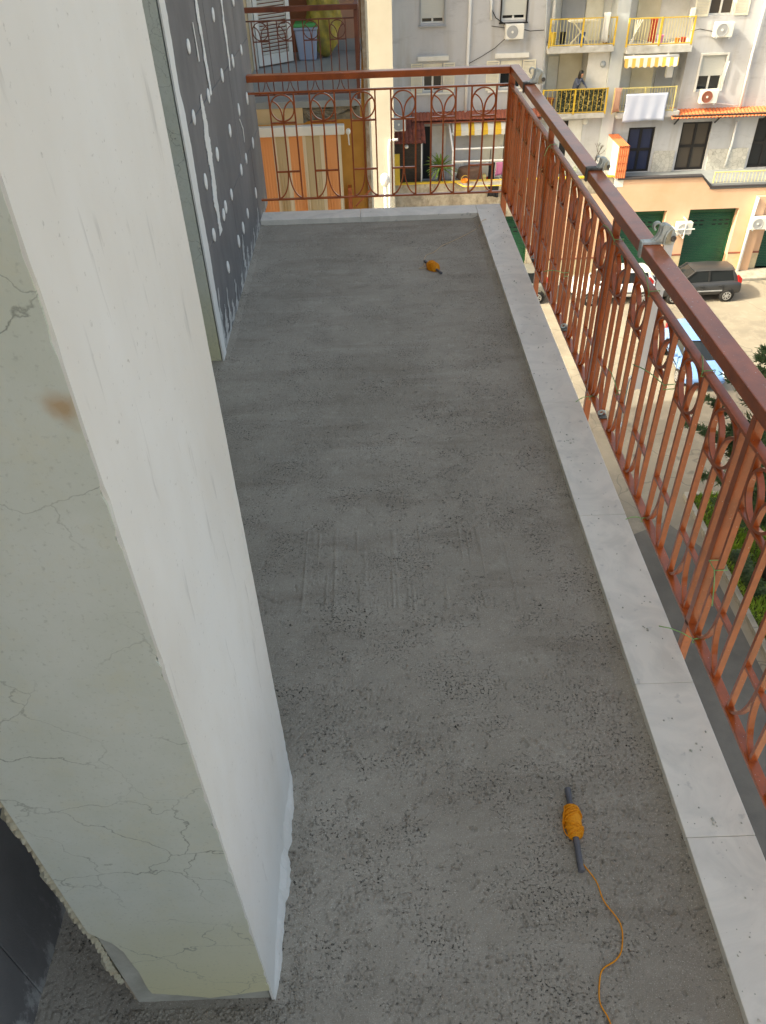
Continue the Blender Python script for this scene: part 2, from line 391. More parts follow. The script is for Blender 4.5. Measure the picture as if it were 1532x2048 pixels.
def obj(name, mb, m, parent=None, smooth=False, bevel=0, world=True, label=None, auto=None):
    """one mesh object; with world=True the mesh was built in world coordinates and is moved under its parent"""
    me = mb.mesh(name, smooth) if isinstance(mb, MB) else mb
    if isinstance(mb, MB) and parent and world: me.transform(Matrix.Translation(-wloc(parent)))
    o = bpy.data.objects.new(name, me); COL.objects.link(o)
    if not me.materials: me.materials.append(MATS[m])
    if parent: o.parent = parent
    if bevel:
        b = o.modifiers.new('b', 'BEVEL'); b.width = bevel; b.segments = 2; b.limit_method = 'ANGLE'
    if auto:
        e = o.modifiers.new('e', 'EDGE_SPLIT'); e.split_angle = R(auto)
    if label: o['label'] = label
    return o
def tag(o, label, cat, group=None, kind=None):
    o['label'] = label; o['category'] = cat
    if group: o['group'] = group
    if kind: o['kind'] = kind
    return o
def thing(name, label, cat, loc=(0, 0, 0), rz=0, group=None):
    o = bpy.data.objects.new(name, None); COL.objects.link(o); o.empty_display_size = .1
    o.location = loc; o.rotation_euler = (0, 0, rz); return tag(o, label, cat, group)
def struct(o): o['kind'] = 'structure'; return o
def inst(name, me, parent, loc=(0, 0, 0), rot=(0, 0, 0), scale=None):
    o = bpy.data.objects.new(name, me); COL.objects.link(o); o.parent = parent; o.location = loc; o.rotation_euler = rot
    if scale: o.scale = scale
    return o
def vnoise(shape_xy, scale, seed, octaves=1, pers=.5):
    """smooth value noise sampled at coordinate arrays (x, y)"""
    X, Y = shape_xy; tot = np.zeros_like(X); amp = 1
    for k in range(octaves):
        rng = np.random.RandomState(seed+k); g = rng.rand(512, 512)
        x = X*scale*2**k; y = Y*scale*2**k; xi = np.floor(x).astype(int); yi = np.floor(y).astype(int)
        fx = x-xi; fy = y-yi; fx = fx*fx*(3-2*fx); fy = fy*fy*(3-2*fy)
        a = g[xi % 512, yi % 512]; b = g[(xi+1) % 512, yi % 512]; d = g[xi % 512, (yi+1) % 512]; e = g[(xi+1) % 512, (yi+1) % 512]
        tot += amp*((a*(1-fx)+b*fx)*(1-fy)+(d*(1-fx)+e*fx)*fy); amp *= pers
    return tot

# ================================================================== SETTING
GZ = -14.2
o = obj('ground', MB().quad((-120, -80, GZ), (160, -80, GZ), (160, 200, GZ), (-120, 200, GZ)), 'm_street'); struct(o)
o = obj('asphalt_path', MB().quad((3.2, 3, GZ+.006), (9.6, 3, GZ+.006), (9.6, 17.2, GZ+.006), (8.9, 18.4, GZ+.006), (7.2, 17.6, GZ+.006), (3.2, 16.2, GZ+.006)), 'm_asphalt_patch'); struct(o)
o = obj('pavement', MB().box(-4, 40, 36.1, 37.28, GZ, GZ+.13), 'm_kerb', bevel=.02); struct(o)
LX0, LX1, LY0, LY1 = 9.95, 17, 3, 19.6
o = obj('lawn', MB().box(LX0, LX1, LY0, LY1, GZ, GZ+.1), 'm_soil'); struct(o)
kb = struct(obj('lawn_kerb', MB().box(LX0-.005, LX0, LY0, LY1, GZ, GZ+.05), 'm_kerb'))
for k in range(17): inst('kerbstone', MB().box(-.1, .06, 0, .965, 0, .17).mesh('kerbstone') if k == 0 else bpy.data.meshes['kerbstone'], kb, (LX0-.02, LY0+k*.98, GZ))
bpy.data.meshes['kerbstone'].materials.append(MATS['m_kerb'])
for k in range(7): inst('kerbstone', bpy.data.meshes['kerbstone'], kb, (LX0+k*.98+.9, LY1, GZ), (0, 0, R(90)))

# ================================================================== OUR BALCONY
XK, XKO, YF, YFO = .7795, .966, 5.878, 6.058
XW = -.86                                              # face of the insulation boards
ob = thing('apartment_building', 'building under renovation that carries the bare concrete balcony', 'building', (-3, 2, GZ))
obj('wall', MB().box(-9, -.925, 3.815, 6.36, GZ, 9.5), 'm_grey_core', ob)
obj('wall', MB().box(-9, -.925, -2.6, 1.25, GZ, 9.5), 'm_grey_core', ob)
obj('recess_wall', MB().box(-9, -2.4, 1.25, 3.815, GZ, 9.5), 'm_grey_core', ob)
obj('lintel', MB().box(-2.4, -.925, 1.25, 3.815, 2.75, 9.5), 'm_grey_core', ob)
obj('balcony_slab', MB().box(-2.4, .955, -2.2, 6.05, -.24, -.03), 'm_slab', ob)
# --- screeded floor with real pits and trowel marks
def floor_mesh():
    ys = [.3]
    while ys[-1] < YF+.02: ys.append(ys[-1] + .0031 + .0021*max(0, ys[-1]-1.1))
    xs = np.arange(-.93, XK+.02, .0031); ys = np.array(ys)
    X, Y = np.meshgrid(xs, ys, indexing='ij')
    h = (vnoise((X+9, Y), 2.1, 1, 3)-.9)*.005
    clus = vnoise((X+5, Y), 3.3, 21, 5, .7)
    mask = np.clip((clus-1.36)/.36, 0, 1)
    near = np.clip((3.8-Y)/2.6, .35, 1)
    wx, wy = X, Y
    rough = vnoise((wx+3, wy+2), 140, 31, 2, .75)
    pit = np.clip((rough-(1.47-.30*mask))/.05, 0, 1)
    h -= pit*(.0012+.0022*mask)*near
    h += (vnoise((X+2, Y+4), 210, 91, 1)-.5)*.0011*(.5+mask)
    r2 = vnoise((wx+8, wy+1), 38, 35, 3, .7); h -= np.clip((r2-1.66)/.05, 0, 1)*.005*near
    h += .019*np.clip(1-(XK-X)/.045, 0, 1)**1.5+.008*np.clip(1-(X-XW)/.04, 0, 1)*(Y > 3.7)
    sw = np.sin((Y+.08*np.sin(X*4))*26+3*vnoise((X+1, Y), 1.3, 61)); h += .0011*sw*vnoise((X+4, Y), 2, 62)
    comb = (np.abs(Y-2.13) < .2+.05*vnoise((X+2, X*0), 30, 71)) & (X > -.35) & (X < .5)
    h += np.where(comb, .0030*np.clip(vnoise((X+1, Y*.02), 105, 72)-.70, 0, .15)*6, 0)
    # crumbly foot along the wall and the kerb
    edge = np.clip(1-(XK-X)/.02, 0, 1); h -= edge*.006*vnoise((X+6, Y), 50, 81)
    h = np.where(Y < .40, -.006+(h+.006)*np.clip((Y-.30)/.10, 0, 1), h)
    n, mlen = X.shape; V = np.stack([X, Y, h], -1).reshape(-1, 3)
    idx = np.arange(n*mlen).reshape(n, mlen)
    Fq = np.stack([idx[:-1, :-1], idx[1:, :-1], idx[1:, 1:], idx[:-1, 1:]], -1).reshape(-1, 4)
    # plain surround: towards the camera's feet and into the door recess
    ext = np.array([(-2.4, -2.2, -.006), (XK, -2.2, -.006), (XK, .3, -.006), (-2.4, .3, -.006), (-2.4, 1.2, -.006), (-.93, 1.2, -.006), (-.93, 3.83, -.006), (-2.4, 3.83, -.006)])
    b = len(V); V = np.vstack([V, ext]); Fq = np.vstack([Fq, [[b, b+1, b+2, b+3], [b+4, b+5, b+6, b+7]]])
    me = bpy.data.meshes.new('balcony_floor'); me.vertices.add(len(V)); me.vertices.foreach_set('co', V.astype(np.float32).ravel())
    me.loops.add(Fq.size); me.loops.foreach_set('vertex_index', Fq.astype(np.int32).ravel())
    me.polygons.add(len(Fq)); me.polygons.foreach_set('loop_start', np.arange(0, Fq.size, 4, dtype=np.int32))
    me.polygons.foreach_set('use_smooth', np.ones(len(Fq), dtype=bool)); me.update(calc_edges=True); me.validate(); return me
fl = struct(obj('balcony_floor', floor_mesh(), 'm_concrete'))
def crumbs(name, pts, m, label, cat):
    mb = MB(); rnd = random.Random(3)
    for x, y, z, r in pts:
        i = len(mb.v); a = rnd.random()*6
        for k in range(4): mb.v.append((x+r*math.cos(a+k*1.57)*rnd.uniform(.7, 1.3), y+r*math.sin(a+k*1.57)*rnd.uniform(.7, 1.3), z+r*.2))
        mb.v.append((x+r*.3*rnd.uniform(-1, 1), y, z+r*rnd.uniform(.8, 1.3))); mb.v.append((x, y, z-r*.4))
        for k in range(4): mb.f += [(i+k, i+(k+1) % 4, i+4), (i+(k+1) % 4, i+k, i+5)]
    return tag(obj(name, mb, m), label, cat, kind='stuff')
rnd = random.Random(5); P = []
for k in range(5200):
    y = .5+5.3*rnd.random()**1.5; x = rnd.uniform(-.85, .77)
    if x < -.28 and .62 < y < 1.28: continue
    P.append((x, y, -.001, rnd.choice((.0012, .0018, .0018, .0025, .0035))))
for k in range(1400):                                  # thicker along the edges
    y = .5+5.3*rnd.random()**1.3; P.append((XK-abs(rnd.gauss(0, .012))-.002, y, -.001, rnd.choice((.002, .003, .004, .006))))
for k in range(900):
    y = 3.85+2*rnd.random(); P.append((XW+abs(rnd.gauss(0, .015)), y, -.001, rnd.choice((.002, .003, .005, .007))))
for k in range(700):
    y = .64+.65*rnd.random(); P.append((-.27+abs(rnd.gauss(0, .02)), y, -.001, rnd.choice((.002, .003, .004, .006))))
for k in range(500):
    P.append((rnd.uniform(-.66, -.28), .655-abs(rnd.gauss(0, .018)), -.001, rnd.choice((.002, .003, .004, .006))))
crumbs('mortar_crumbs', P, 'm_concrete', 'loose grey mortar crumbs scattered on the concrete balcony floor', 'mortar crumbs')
P = [(rnd.uniform(XK+.01, XKO-.01), .5+5.4*rnd.random()**1.3, .0405, rnd.choice((.0015, .002, .003, .004))) for k in range(150)]
for cx, cy in ((.86, 1.05), (.88, 1.75), (.85, 2.9), (.84, 2.86), (.90, 1.28), (.87, 4.6), (.86, 3.75)):
    P += [(cx+rnd.gauss(0, .012), cy+rnd.gauss(0, .015), .0405, rnd.choice((.003, .004, .006))) for k in range(4)]
crumbs('mortar_specks', P, 'm_grey_core', 'small mortar specks lying on the white marble edging', 'mortar specks')

# --- marble edging
mk = thing('marble_edging', 'pale grey marble edging slabs along the balcony rim', 'edging', (XK, 3, 0))
ys = [-2.2, -.6, .25, 1.012, 1.52, 2.352, 3.2, 4.03, 4.86, YF+.09]
for a, b in zip(ys[:-1], ys[1:]):
    dz = rnd.uniform(-.001, .001)
    obj('slab', MB().box(XK+rnd.uniform(-.001, .001), XKO, a+.0005, b-.0005, -.03, .04+dz), 'm_marble', mk, bevel=.0025)
for a, b in ((XW+.002, -.105), (-.103, XK-.0025)):
    obj('slab', MB().box(a, b, YF, YFO, -.03, .039), 'm_marble', mk, bevel=.0025)
obj('slab', MB().box(XK-.0005, XKO, YF+.0912, YFO, -.03, .0395), 'm_marble', mk, bevel=.0025)

# --- insulated wall
iw = thing('insulated_wall', 'dark grey insulation board wall with white anchor discs', 'wall', (XW, 5, 0))
rows = [-.01, .56, 1.148, 1.735, 2.32, 2.93]
rnd = random.Random(11)
for i, (z0, z1) in enumerate(zip(rows[:-1], rows[1:])):
    yc = [3.905, 4.83, 5.86, 6.42] if i % 2 == 0 else [3.905, 4.35, 5.36, 6.42]
    for a, b in zip(yc[:-1], yc[1:]):
        dx = rnd.uniform(-.0015, .0015)
        obj('insulation_panel', MB().box(-.925, XW+dx, a+.0012, b-.0012, z0+.0012, z1-.0012), 'm_eps', iw, bevel=.002)
disc = MB().lathe([(.0, .0), (.03, .0), (.03, .0035), (.026, .005), (.0, .005)], 20, axis='x').mesh('anchor_disc', True); disc.materials.append(MATS['m_white_coat'])
discs = [(5.931, 1.43), (5.096, 1.45), (4.27, 1.427), (6.012, 1.133), (5.579, 1.141), (5.101, 1.15), (4.578, 1.151), (6.0, .84), (4.114, 1.153), (5.559, .867), (5.095, .854), (6.005, .55), (4.568, .862), (5.586, .559), (5.314, .564), (4.138, .847), (4.823, .565), (5.829, .255), (4.572, .575), (4.476, .563), (5.33, .279), (5.066, .275), (4.117, .58), (4.829, .277), (4.359, .303), (4.1, 1.735), (4.6, 1.735), (5.1, 1.735), (5.6, 1.735)]
for y, z in discs: inst('anchor_disc', disc, iw, (.0005, y-5, z), (rnd.random(), 0, 0), (1, 1.22+rnd.uniform(-.16, .16), 1.22+rnd.uniform(-.16, .16)))
def wall_streak(pts, seed):
    rr = random.Random(seed); mb = MB(); top = []
    for j, (y, z, hw) in enumerate(pts): top.append((y, z, hw))
    n = 110; L = []
    for k in range(n+1):
        t = k/n*(len(pts)-1); i = min(int(t), len(pts)-2); f = t-i
        y, z, hw = [pts[i][q]*(1-f)+pts[i+1][q]*f for q in range(3)]
        L.append((y-hw*(1.0+.55*sn1(z*16, seed)+rr.uniform(-.12, .12)), y+hw*(1.0+.55*sn1(z*16, seed+9)+rr.uniform(-.12, .12)), z))
    for a, b in zip(L[:-1], L[1:]):
        mb.quad((XW+.0035, a[0], a[2]), (XW+.0035, a[1], a[2]), (XW+.0035, b[1], b[2]), (XW+.0035, b[0], b[2]))
    mb.weld = True; o = obj('filler_streak', mb, 'm_white_coat', iw); s = o.modifiers.new('s', 'SOLIDIFY'); s.thickness = .003; s.offset = 0; return o
wall_streak([(4.62, 1.73, .03), (4.64, 1.45, .028), (4.66, 1.14, .022)], 1)
wall_streak([(4.37, 1.2, .018), (4.36, 1.0, .052), (4.33, .78, .045), (4.30, .52, .035)], 2)
wall_streak([(5.46, 1.73, .03), (5.43, 1.3, .028), (5.41, 1.12, .022)], 3)
wall_streak([(4.46, 1.5, .006), (4.47, 1.33, .01)], 4)
wall_streak([(5.52, .82, .012), (5.62, .74, .01), (5.6, .66, .006)], 5)
def smear(y, h, hw, seed):
    rr_ = random.Random(seed); mb = MB(); L = []; n_ = 40
    for k in range(n_+1):
        t_ = k/n_; w_ = hw*(.25+.75*t_); cy = y-.05*t_+.01*math.sin(t_*9+seed); L.append((cy-w_*(.9+.7*sn1(t_*9, seed, 4)+rr_.uniform(-.1, .1)), cy+w_*(.9+.7*sn1(t_*9, seed+5, 4)+rr_.uniform(-.1, .1)), h*(1-t_)+.002))
    for a, b in zip(L[:-1], L[1:]): mb.quad((XW+.0025, a[0], a[2]), (XW+.0025, a[1], a[2]), (XW+.0025, b[1], b[2]), (XW+.0025, b[0], b[2]))
    mb.weld = True; return obj('cement_smear', mb, 'm_smear', iw)
for k, (y, h, hw) in enumerate(((3.97, .34, .025), (4.08, .2, .03), (4.22, .24, .02), (4.33, .12, .03), (4.5, .17, .02), (4.75, .1, .03), (4.98, .26, .03), (5.12, .13, .03), (5.3, .09, .03), (5.5, .12, .02), (5.68, .08, .03), (5.8, .16, .02))): smear(y, h, hw*2.2, k+1)
we = thing('wall_end', 'grey-green rendered wall end with white corner bead beside the insulation boards', 'wall end', (XW, 3.85, 0))
obj('render_face', MB().box(-1.6, XW-.006, 3.80, 3.8149, .0, 2.93), 'm_plaster', we)
mb = MB(); rr = random.Random(4); zz = np.linspace(.005, 2.93, 200)
for a, b in zip(zz[:-1], zz[1:]):
    pass
L = [(z, 3.90+.022*sn1(z*5, 3, 5)+rr.uniform(-.002, .002)) for z in zz]
for (z0, w0), (z1, w1) in zip(L[:-1], L[1:]):
    mb.quad((XW+.004, 3.798, z0), (XW+.004, w0, z0), (XW+.004, w1, z1), (XW+.004, 3.798, z1))
mb.weld = True; o = obj('corner_bead', mb, 'm_white_coat', we); s = o.modifiers.new('s', 'SOLIDIFY'); s.thickness = .008; s.offset = 0
# near wall (dark boards) beside the pillar
nw = thing('insulated_wall', 'black insulation boards with chalky smears behind the plastered pillar', 'wall', (XW, .3, 0))
for i, (z0, z1) in enumerate(zip([-.01, .575, 1.16, 1.745], [.575, 1.16, 1.745, 2.93])):
    for a, b in ((-1.4, -.36), (-.36, .7), (.7, 1.24)):
        obj('insulation_panel', MB().box(-.925, XW-.012, a+.0012, b-.0012, z0+.0012, z1-.0012), 'm_eps', nw, bevel=.002)

# --- plastered pillar
XP, XC, YP, YP2 = -.3065, -.635, .666, 1.2496
pl = thing('pillar', 'tall plastered pillar with cracked green-grey front and smooth white side', 'pillar', (XC, YP, 0))
obj('core', MB().box(XC+.003, XP-.009, YP+.009, YP2, -.02, 2.94), 'm_grey_core', pl, bevel=.003)
def jag(p, q, n, amp, rr):
    return [(p[0]+(q[0]-p[0])*k/n+rr.uniform(-amp, amp), p[1]+(q[1]-p[1])*k/n+rr.uniform(-amp, amp)) for k in range(1, n)]
rr = random.Random(8)
pts = [onY(a, b, YP) for a, b in ((175, 1866), (222, 1886), (247, 1904), (277, 1943), (295, 1976), (304, 1987), (354, 1990), (420, 1996), (470, 1990), (534, 1981))]
poly = [(XC, 2.94), (XC, pts[0].z)]
for p, q in zip(pts[:-1], pts[1:]):
    poly.append((p.x, p.z)); poly += jag((p.x, p.z), (q.x, q.z), 4, .0012, rr)
poly += [(XP-.001, pts[-1].z)]+[(XP-(rr.uniform(.0015, .006) if rr.random() < .16 else rr.uniform(0, .0008)), z) for z in np.linspace(pts[-1].z+.012, 2.9, 170)]+[(XP, 2.94)]
me = tri_prism(poly, YP, YP+.0088); me.transform(Matrix.Translation(-Vector((XC, YP, 0)))); me.name = 'front_render'
obj('front_render', me, 'm_plaster', pl, label='cracked green-grey render')
zz = np.linspace(.012, 2.94, 120); mb = MB()
L = [(z, YP+.0004+max(0, rr.gauss(-.0006, .002)), YP2+rr.uniform(-.004, .004)*(1 if z < .4 else .25)) for z in zz]
for (z0, a0, b0), (z1, a1, b1) in zip(L[:-1], L[1:]): mb.quad((XP, a0, z0), (XP, b0, z0), (XP, b1, z1), (XP, a1, z1))
mb.weld = True; o = obj('side_coat', mb, 'm_white_coat', pl, label='smooth white base coat'); s = o.modifiers.new('s', 'SOLIDIFY'); s.thickness = .006; s.offset = 0
mb = MB(); n = 60; prof = []
for k in range(n+1):
    y = YP+.002+(YP2+.004-YP)*k/n; wv = .004+.015*max(0, math.sin(math.pi*min(1, k/n)))**.6*(.9+.5*sn1(k*.22, 4, 4))
    prof.append((y, wv, .035+.06*math.sin(math.pi*k/n)*(1+.4*sn1(k*.2, 7, 4))))
for (y0, w0, h0), (y1, w1, h1) in zip(prof[:-1], prof[1:]):
    mb.quad((XP+.0005, y0, h0), (XP+.0005, y1, h1), (XP+w1*.7, y1, h1*.45), (XP+w0*.7, y0, h0*.45))
    mb.quad((XP+w0*.7, y0, h0*.45), (XP+w1*.7, y1, h1*.45), (XP+w1, y1, -.01), (XP+w0, y0, -.01))
mb.weld = True; obj('base_fillet', mb, 'm_white_coat', pl)
zs = np.linspace(.128, 2.94, 420); xl = [XC-.014-.010*sn1(z*14, 5, 5)-rr.uniform(0, .0025) for z in zs]
mb = MB(); mb.weld = True
for k in range(len(zs)-1):
    a_, b_ = (xl[k], YP+.018, zs[k]), (xl[k+1], YP+.018, zs[k+1]); a2, b2 = (XC-.001, YP+.012, zs[k]), (XC-.001, YP+.012, zs[k+1]); am, bm2 = ((xl[k]+XC)/2, YP+.008+.004*math.sin(k*1.7), zs[k]), ((xl[k+1]+XC)/2, YP+.008+.004*math.sin(k*1.7+1.7), zs[k+1])
    mb.quad(a_, am, bm2, b_); mb.quad(am, a2, b2, bm2)
o = obj('foam_seam', mb, 'm_foam', pl, label='crumbly cream foam along the pillar edge'); s = o.modifiers.new('s', 'SOLIDIFY'); s.thickness = .012; s.offset = 0
zs = np.linspace(0, .13, 24)
obj('exposed_edge', MB().tube([(XC+.002+rr.uniform(-.002, .002), YP+.016, z) for z in zs], [rr.uniform(.004, .008) for z in zs], 6), 'm_peel', pl)

# --- railing -----------------------------------------------------------------
T, D = .011, .019
HW = .088
def arcpts(fn, n): return [fn(k/n) for k in range(n+1)]
def build_rail_meshes(m, sfx):
    g = {}
    def mk_(n, mb, sm=False):
        me = mb.mesh(n+sfx, sm); me.materials.append(MATS[m]); g[n] = me
    mk_('baluster', MB().box(-T/2, T/2, -D/2, D/2, .126, .846))
    mk_('ring', MB().ribbon([(HW*.955*math.cos(a), .752+HW*.985*math.sin(a)) for a in (2*math.pi*k/36 for k in range(36))], T*.8, D*.92, True))
    mk_('crossbar', MB().box(-HW+T/2, HW-T/2, -D*.45, D*.45, -T/2, T/2))
    mk_('stem', MB().box(-T/2, T/2, -D*.48, D*.48, .326, .649))
    pet = arcpts(lambda t: (.074*(math.sin(t*math.pi/2*.92)**1.6), .672+.128*t), 12)
    pet = [(0.003, .668), (.004, .69)] + [(.006+.066*(1-math.cos(t*1.35))/(1-math.cos(1.35)), .70+.10*math.sin(t*1.35)/math.sin(1.35)) for t in np.linspace(.08, 1, 11)]
    for sg, nm in ((1, 'petal'), (-1, 'petal_mirror')): mk_(nm, MB().ribbon([(sg*x, z) for x, z in pet], T*.8, D*.9))
    lg = [(.004+.08*(1-math.cos(t*1.45))/(1-math.cos(1.45)), .314-.186*math.sin(t*1.45)/math.sin(1.45)) for t in np.linspace(0, 1, 13)]
    for sg, nm in ((1, 'lower_arc'), (-1, 'lower_arc_mirror')): mk_(nm, MB().ribbon([(sg*x, z) for x, z in lg], T*.8, D*.9))
    return g
def panel(g, root, loc, rz):
    r = wloc(root); q = Vector(loc)-r; e = (0, 0, rz); ca, sa = math.cos(rz), math.sin(rz)
    def at(u, z=0): return (q.x+u*ca, q.y+u*sa, q.z+z)
    inst('baluster', g['baluster'], root, at(-HW), e); inst('baluster', g['baluster'], root, at(HW), e)
    inst('ring', g['ring'], root, at(0), e); inst('stem', g['stem'], root, at(0), e)
    inst('crossbar', g['crossbar'], root, at(0, .655), e); inst('crossbar', g['crossbar'], root, at(0, .32), e)
    inst('petal', g['petal'], root, at(0), e); inst('petal', g['petal_mirror'], root, at(0), e)
    inst('lower_arc', g['lower_arc'], root, at(0), e); inst('lower_arc', g['lower_arc_mirror'], root, at(0), e)
g1 = build_rail_meshes('m_rail', '')
XR, YR = .999, 6.09
rl = thing('balcony_railing', 'rust-red iron railing with ringed tulip panels around the concrete balcony', 'railing', (XR, 3, -.2))
obj('handrail', MB().box(XR-.015, XR+.052, -2.2, YR+.045, .922, .966), 'm_rail', rl, bevel=.004)
obj('handrail', MB().box(XW, XR-.0155, YR-.015, YR+.05, .922, .965), 'm_rail', rl, bevel=.004)
obj('upper_rail', MB().box(XR-.015, XR+.015, -2.2, YR-.02, .846, .858), 'm_rail', rl, bevel=.001)
obj('upper_rail', MB().box(XW, XR-.02, YR-.012, YR+.012, .846, .858), 'm_rail', rl, bevel=.001)
obj('bottom_rail', MB().box(XR-.016, XR+.016, -2.2, YR-.02, .114, .126), 'm_rail', rl, bevel=.001)
obj('bottom_rail', MB().box(XW, XR-.02, YR-.012, YR+.012, .114, .126), 'm_rail', rl, bevel=.001)
posts = [-1.16, .27, 1.70, 3.18, 4.61]
for y in posts: obj('post', MB().box(XR-.016, XR+.014, y-.014, y+.014, -.2, .9225), 'm_rail', rl, bevel=.002)
obj('post', MB().box(XR-.02, XR+.022, YR-.02, YR+.022, -.2, .9225), 'm_rail', rl, bevel=.002)
for a, b in zip(posts, posts[1:]+[YR]):
    p = (b-a)/5
    for k in range(5): panel(g1, rl, (XR, a+p*(k+.5), 0), R(90))
for k in range(6): panel(g1, rl, (.81-.288*k, YR, 0), 0)

# --- scroll brackets clamped to the handrail
def scroll_bracket(y, sc, leg, label):
    t = thing('scroll_bracket', label, 'bracket', (XR+.03, y, .967), 0, 'scroll brackets on the handrail')
    q = Vector(t.location)
    mb = MB().box(-.045, .05, -.016, .016, 0, .012); mb.box(-.052, -.044, -.014, .014, -.05, .012)
    obj('clamp', mb, 'm_cast_dark' if y > 3 else 'm_cast', t, world=False, bevel=.003)
    cur = [(.022+.0+.0*k, 0) for k in range(0)]
    horn = [(-.03, .010), (-.008, .022), (.008, .042), (.016, .066), (.017, .088)]
    curl = [(-.004+.022*(1-.30*k/12)*math.cos(.15+k*.36), .092+.022*(1-.25*k/12)*math.sin(.15+k*.36)) for k in range(13)]
    mb = MB().ribbon([(x*sc, z*sc) for x, z in horn+curl], .010*sc, .02)
    obj('scroll', mb, 'm_cast', t, world=False, bevel=.002)
    body = [(-.022, .008), (.0, .024), (.014, .044), (.022, .068), (.021, .10), (.034, .108), (.052, .104), (.072, .094), (.092, .076), (.103, .05), (.105, .02), (.1, -.004), (.045, -.004), (.04, .006)]
    obj('body', tri_prism([(x*sc, z*sc) for x, z in body], -.016, .016), 'm_cast', t, bevel=.003)
    obj('inset', tri_prism([(x*sc, z*sc) for x, z in ((.05, .006), (.05, .05), (.066, .072), (.076, .08), (.074, .045), (.082, .006))], -.0185, -.0145), 'm_foam', t)
    obj('rib', MB().ribbon([(x*sc, z*sc) for x, z in ((.043, .0), (.042, .035), (.05, .066), (.072, .088))], .006, .04), 'm_cast', t, world=False)
    mb = MB().lathe([(0, .012), (.013*sc, .012), (.016*sc, .02), (.012*sc, .022), (.008*sc, .018), (0, .018)], 16, ((.089*sc), 0, .032*sc), 'y')
    obj('rosette', mb, 'm_cast_dark', t, world=False, smooth=True)
    if leg: obj('hanging_leg', MB().box(.034, .071, -.008, .004, -.62, -.004), 'm_white_metal', t, world=False, bevel=.002)
scroll_bracket(2.80, .68, True, 'large grey scroll bracket with white hanging leg clamped on the handrail')
scroll_bracket(3.70, .5, False, 'small dull scroll bracket on the handrail between two posts')
scroll_bracket(5.50, .8, False, 'slim scroll bracket with rosette on the handrail by the railing corner')
cl = None
for i, (y, wh) in enumerate(((2.93, 'beside the middle post'), (3.78, 'between two railing posts'), (4.72, 'by the post before the corner'))):
    t = thing('rail_clip', 'curly grey metal clip on the bottom rail '+wh, 'clip', (XR-.004, y, .127), 0, 'curly clips on the bottom rail')
    obj('plate', MB().box(-.016, .02, -.02, .02, 0, .006), 'm_cast_dark', t, world=False, bevel=.002)
    obj('curl', MB().tube([(-.004+.016*(1-.4*k/14)*math.cos(k*.5), -.006+.02*k/14, .02+.015*(1-.4*k/14)*math.sin(k*.5)) for k in range(15)], .0045, 6), 'm_cast', t, world=False, smooth=True)
# --- green wire ties
def tie(y, z, tail, label, bar=False):
    t = MB(); x0, x1 = XR-.02, XR+.02
    if bar:
        loop = [(x0, y-.022, z), (x1, y-.022, z), (x1, y+.022, z), (x0, y+.022, z), (x0, y-.022, z+.002)]
    else: loop = [(x0, y, z+.010), (x1, y+.004, z+.010), (x1, y+.006, z-.010), (x0, y+.003, z-.010), (x0, y, z+.008)]
    L = Vector(loop[-1]); tl = [tuple(L+Vector(tail)*k+Vector((0, 0, .012*math.sin(k*3)))) for k in (.35, .7, 1)]
    t.tube(loop+tl, .0019, 5)
    return tag(obj('wire_tie', t, 'm_wire', smooth=True), label, 'wire tie', 'green wire ties on the railing')
tie(1.66, .42, (-.03, -.1, -.05), 'green wire tie twisted round the square post at mid height', True)
tie(1.62, .12, (-.1, .05, .012), 'green wire tie on the bottom rail at the foot of the square post')
tie(2.22, .12, (-.07, -.02, .015), 'green wire tie on the bottom rail pointing at the marble edging')
tie(2.30, .655, (-.05, .2, -.03), 'green wire tie under the rings above the street patch')
tie(2.62, .852, (-.01, .09, .05), 'green wire tie on the upper rail near the big scroll bracket')
tie(2.05, .852, (.03, .10, .0), 'green wire tie wound on the upper rail over the parked blue car')
tie(3.12, .852, (-.02, .12, .02), 'green wire tie on the upper rail by the middle post')
tie(3.10, .12, (-.08, -.06, .01), 'green wire tie at the foot of the middle post')
tie(3.86, .40, (-.1, .05, -.01), 'green wire tie across the closely spaced balusters')
tie(4.52, .852, (-.05, -.1, -.03), 'green wire tie on the upper rail short of the far post')
tie(2.75, .36, (-.02, .1, .05), 'green wire tie low on the balusters under the scroll bracket')

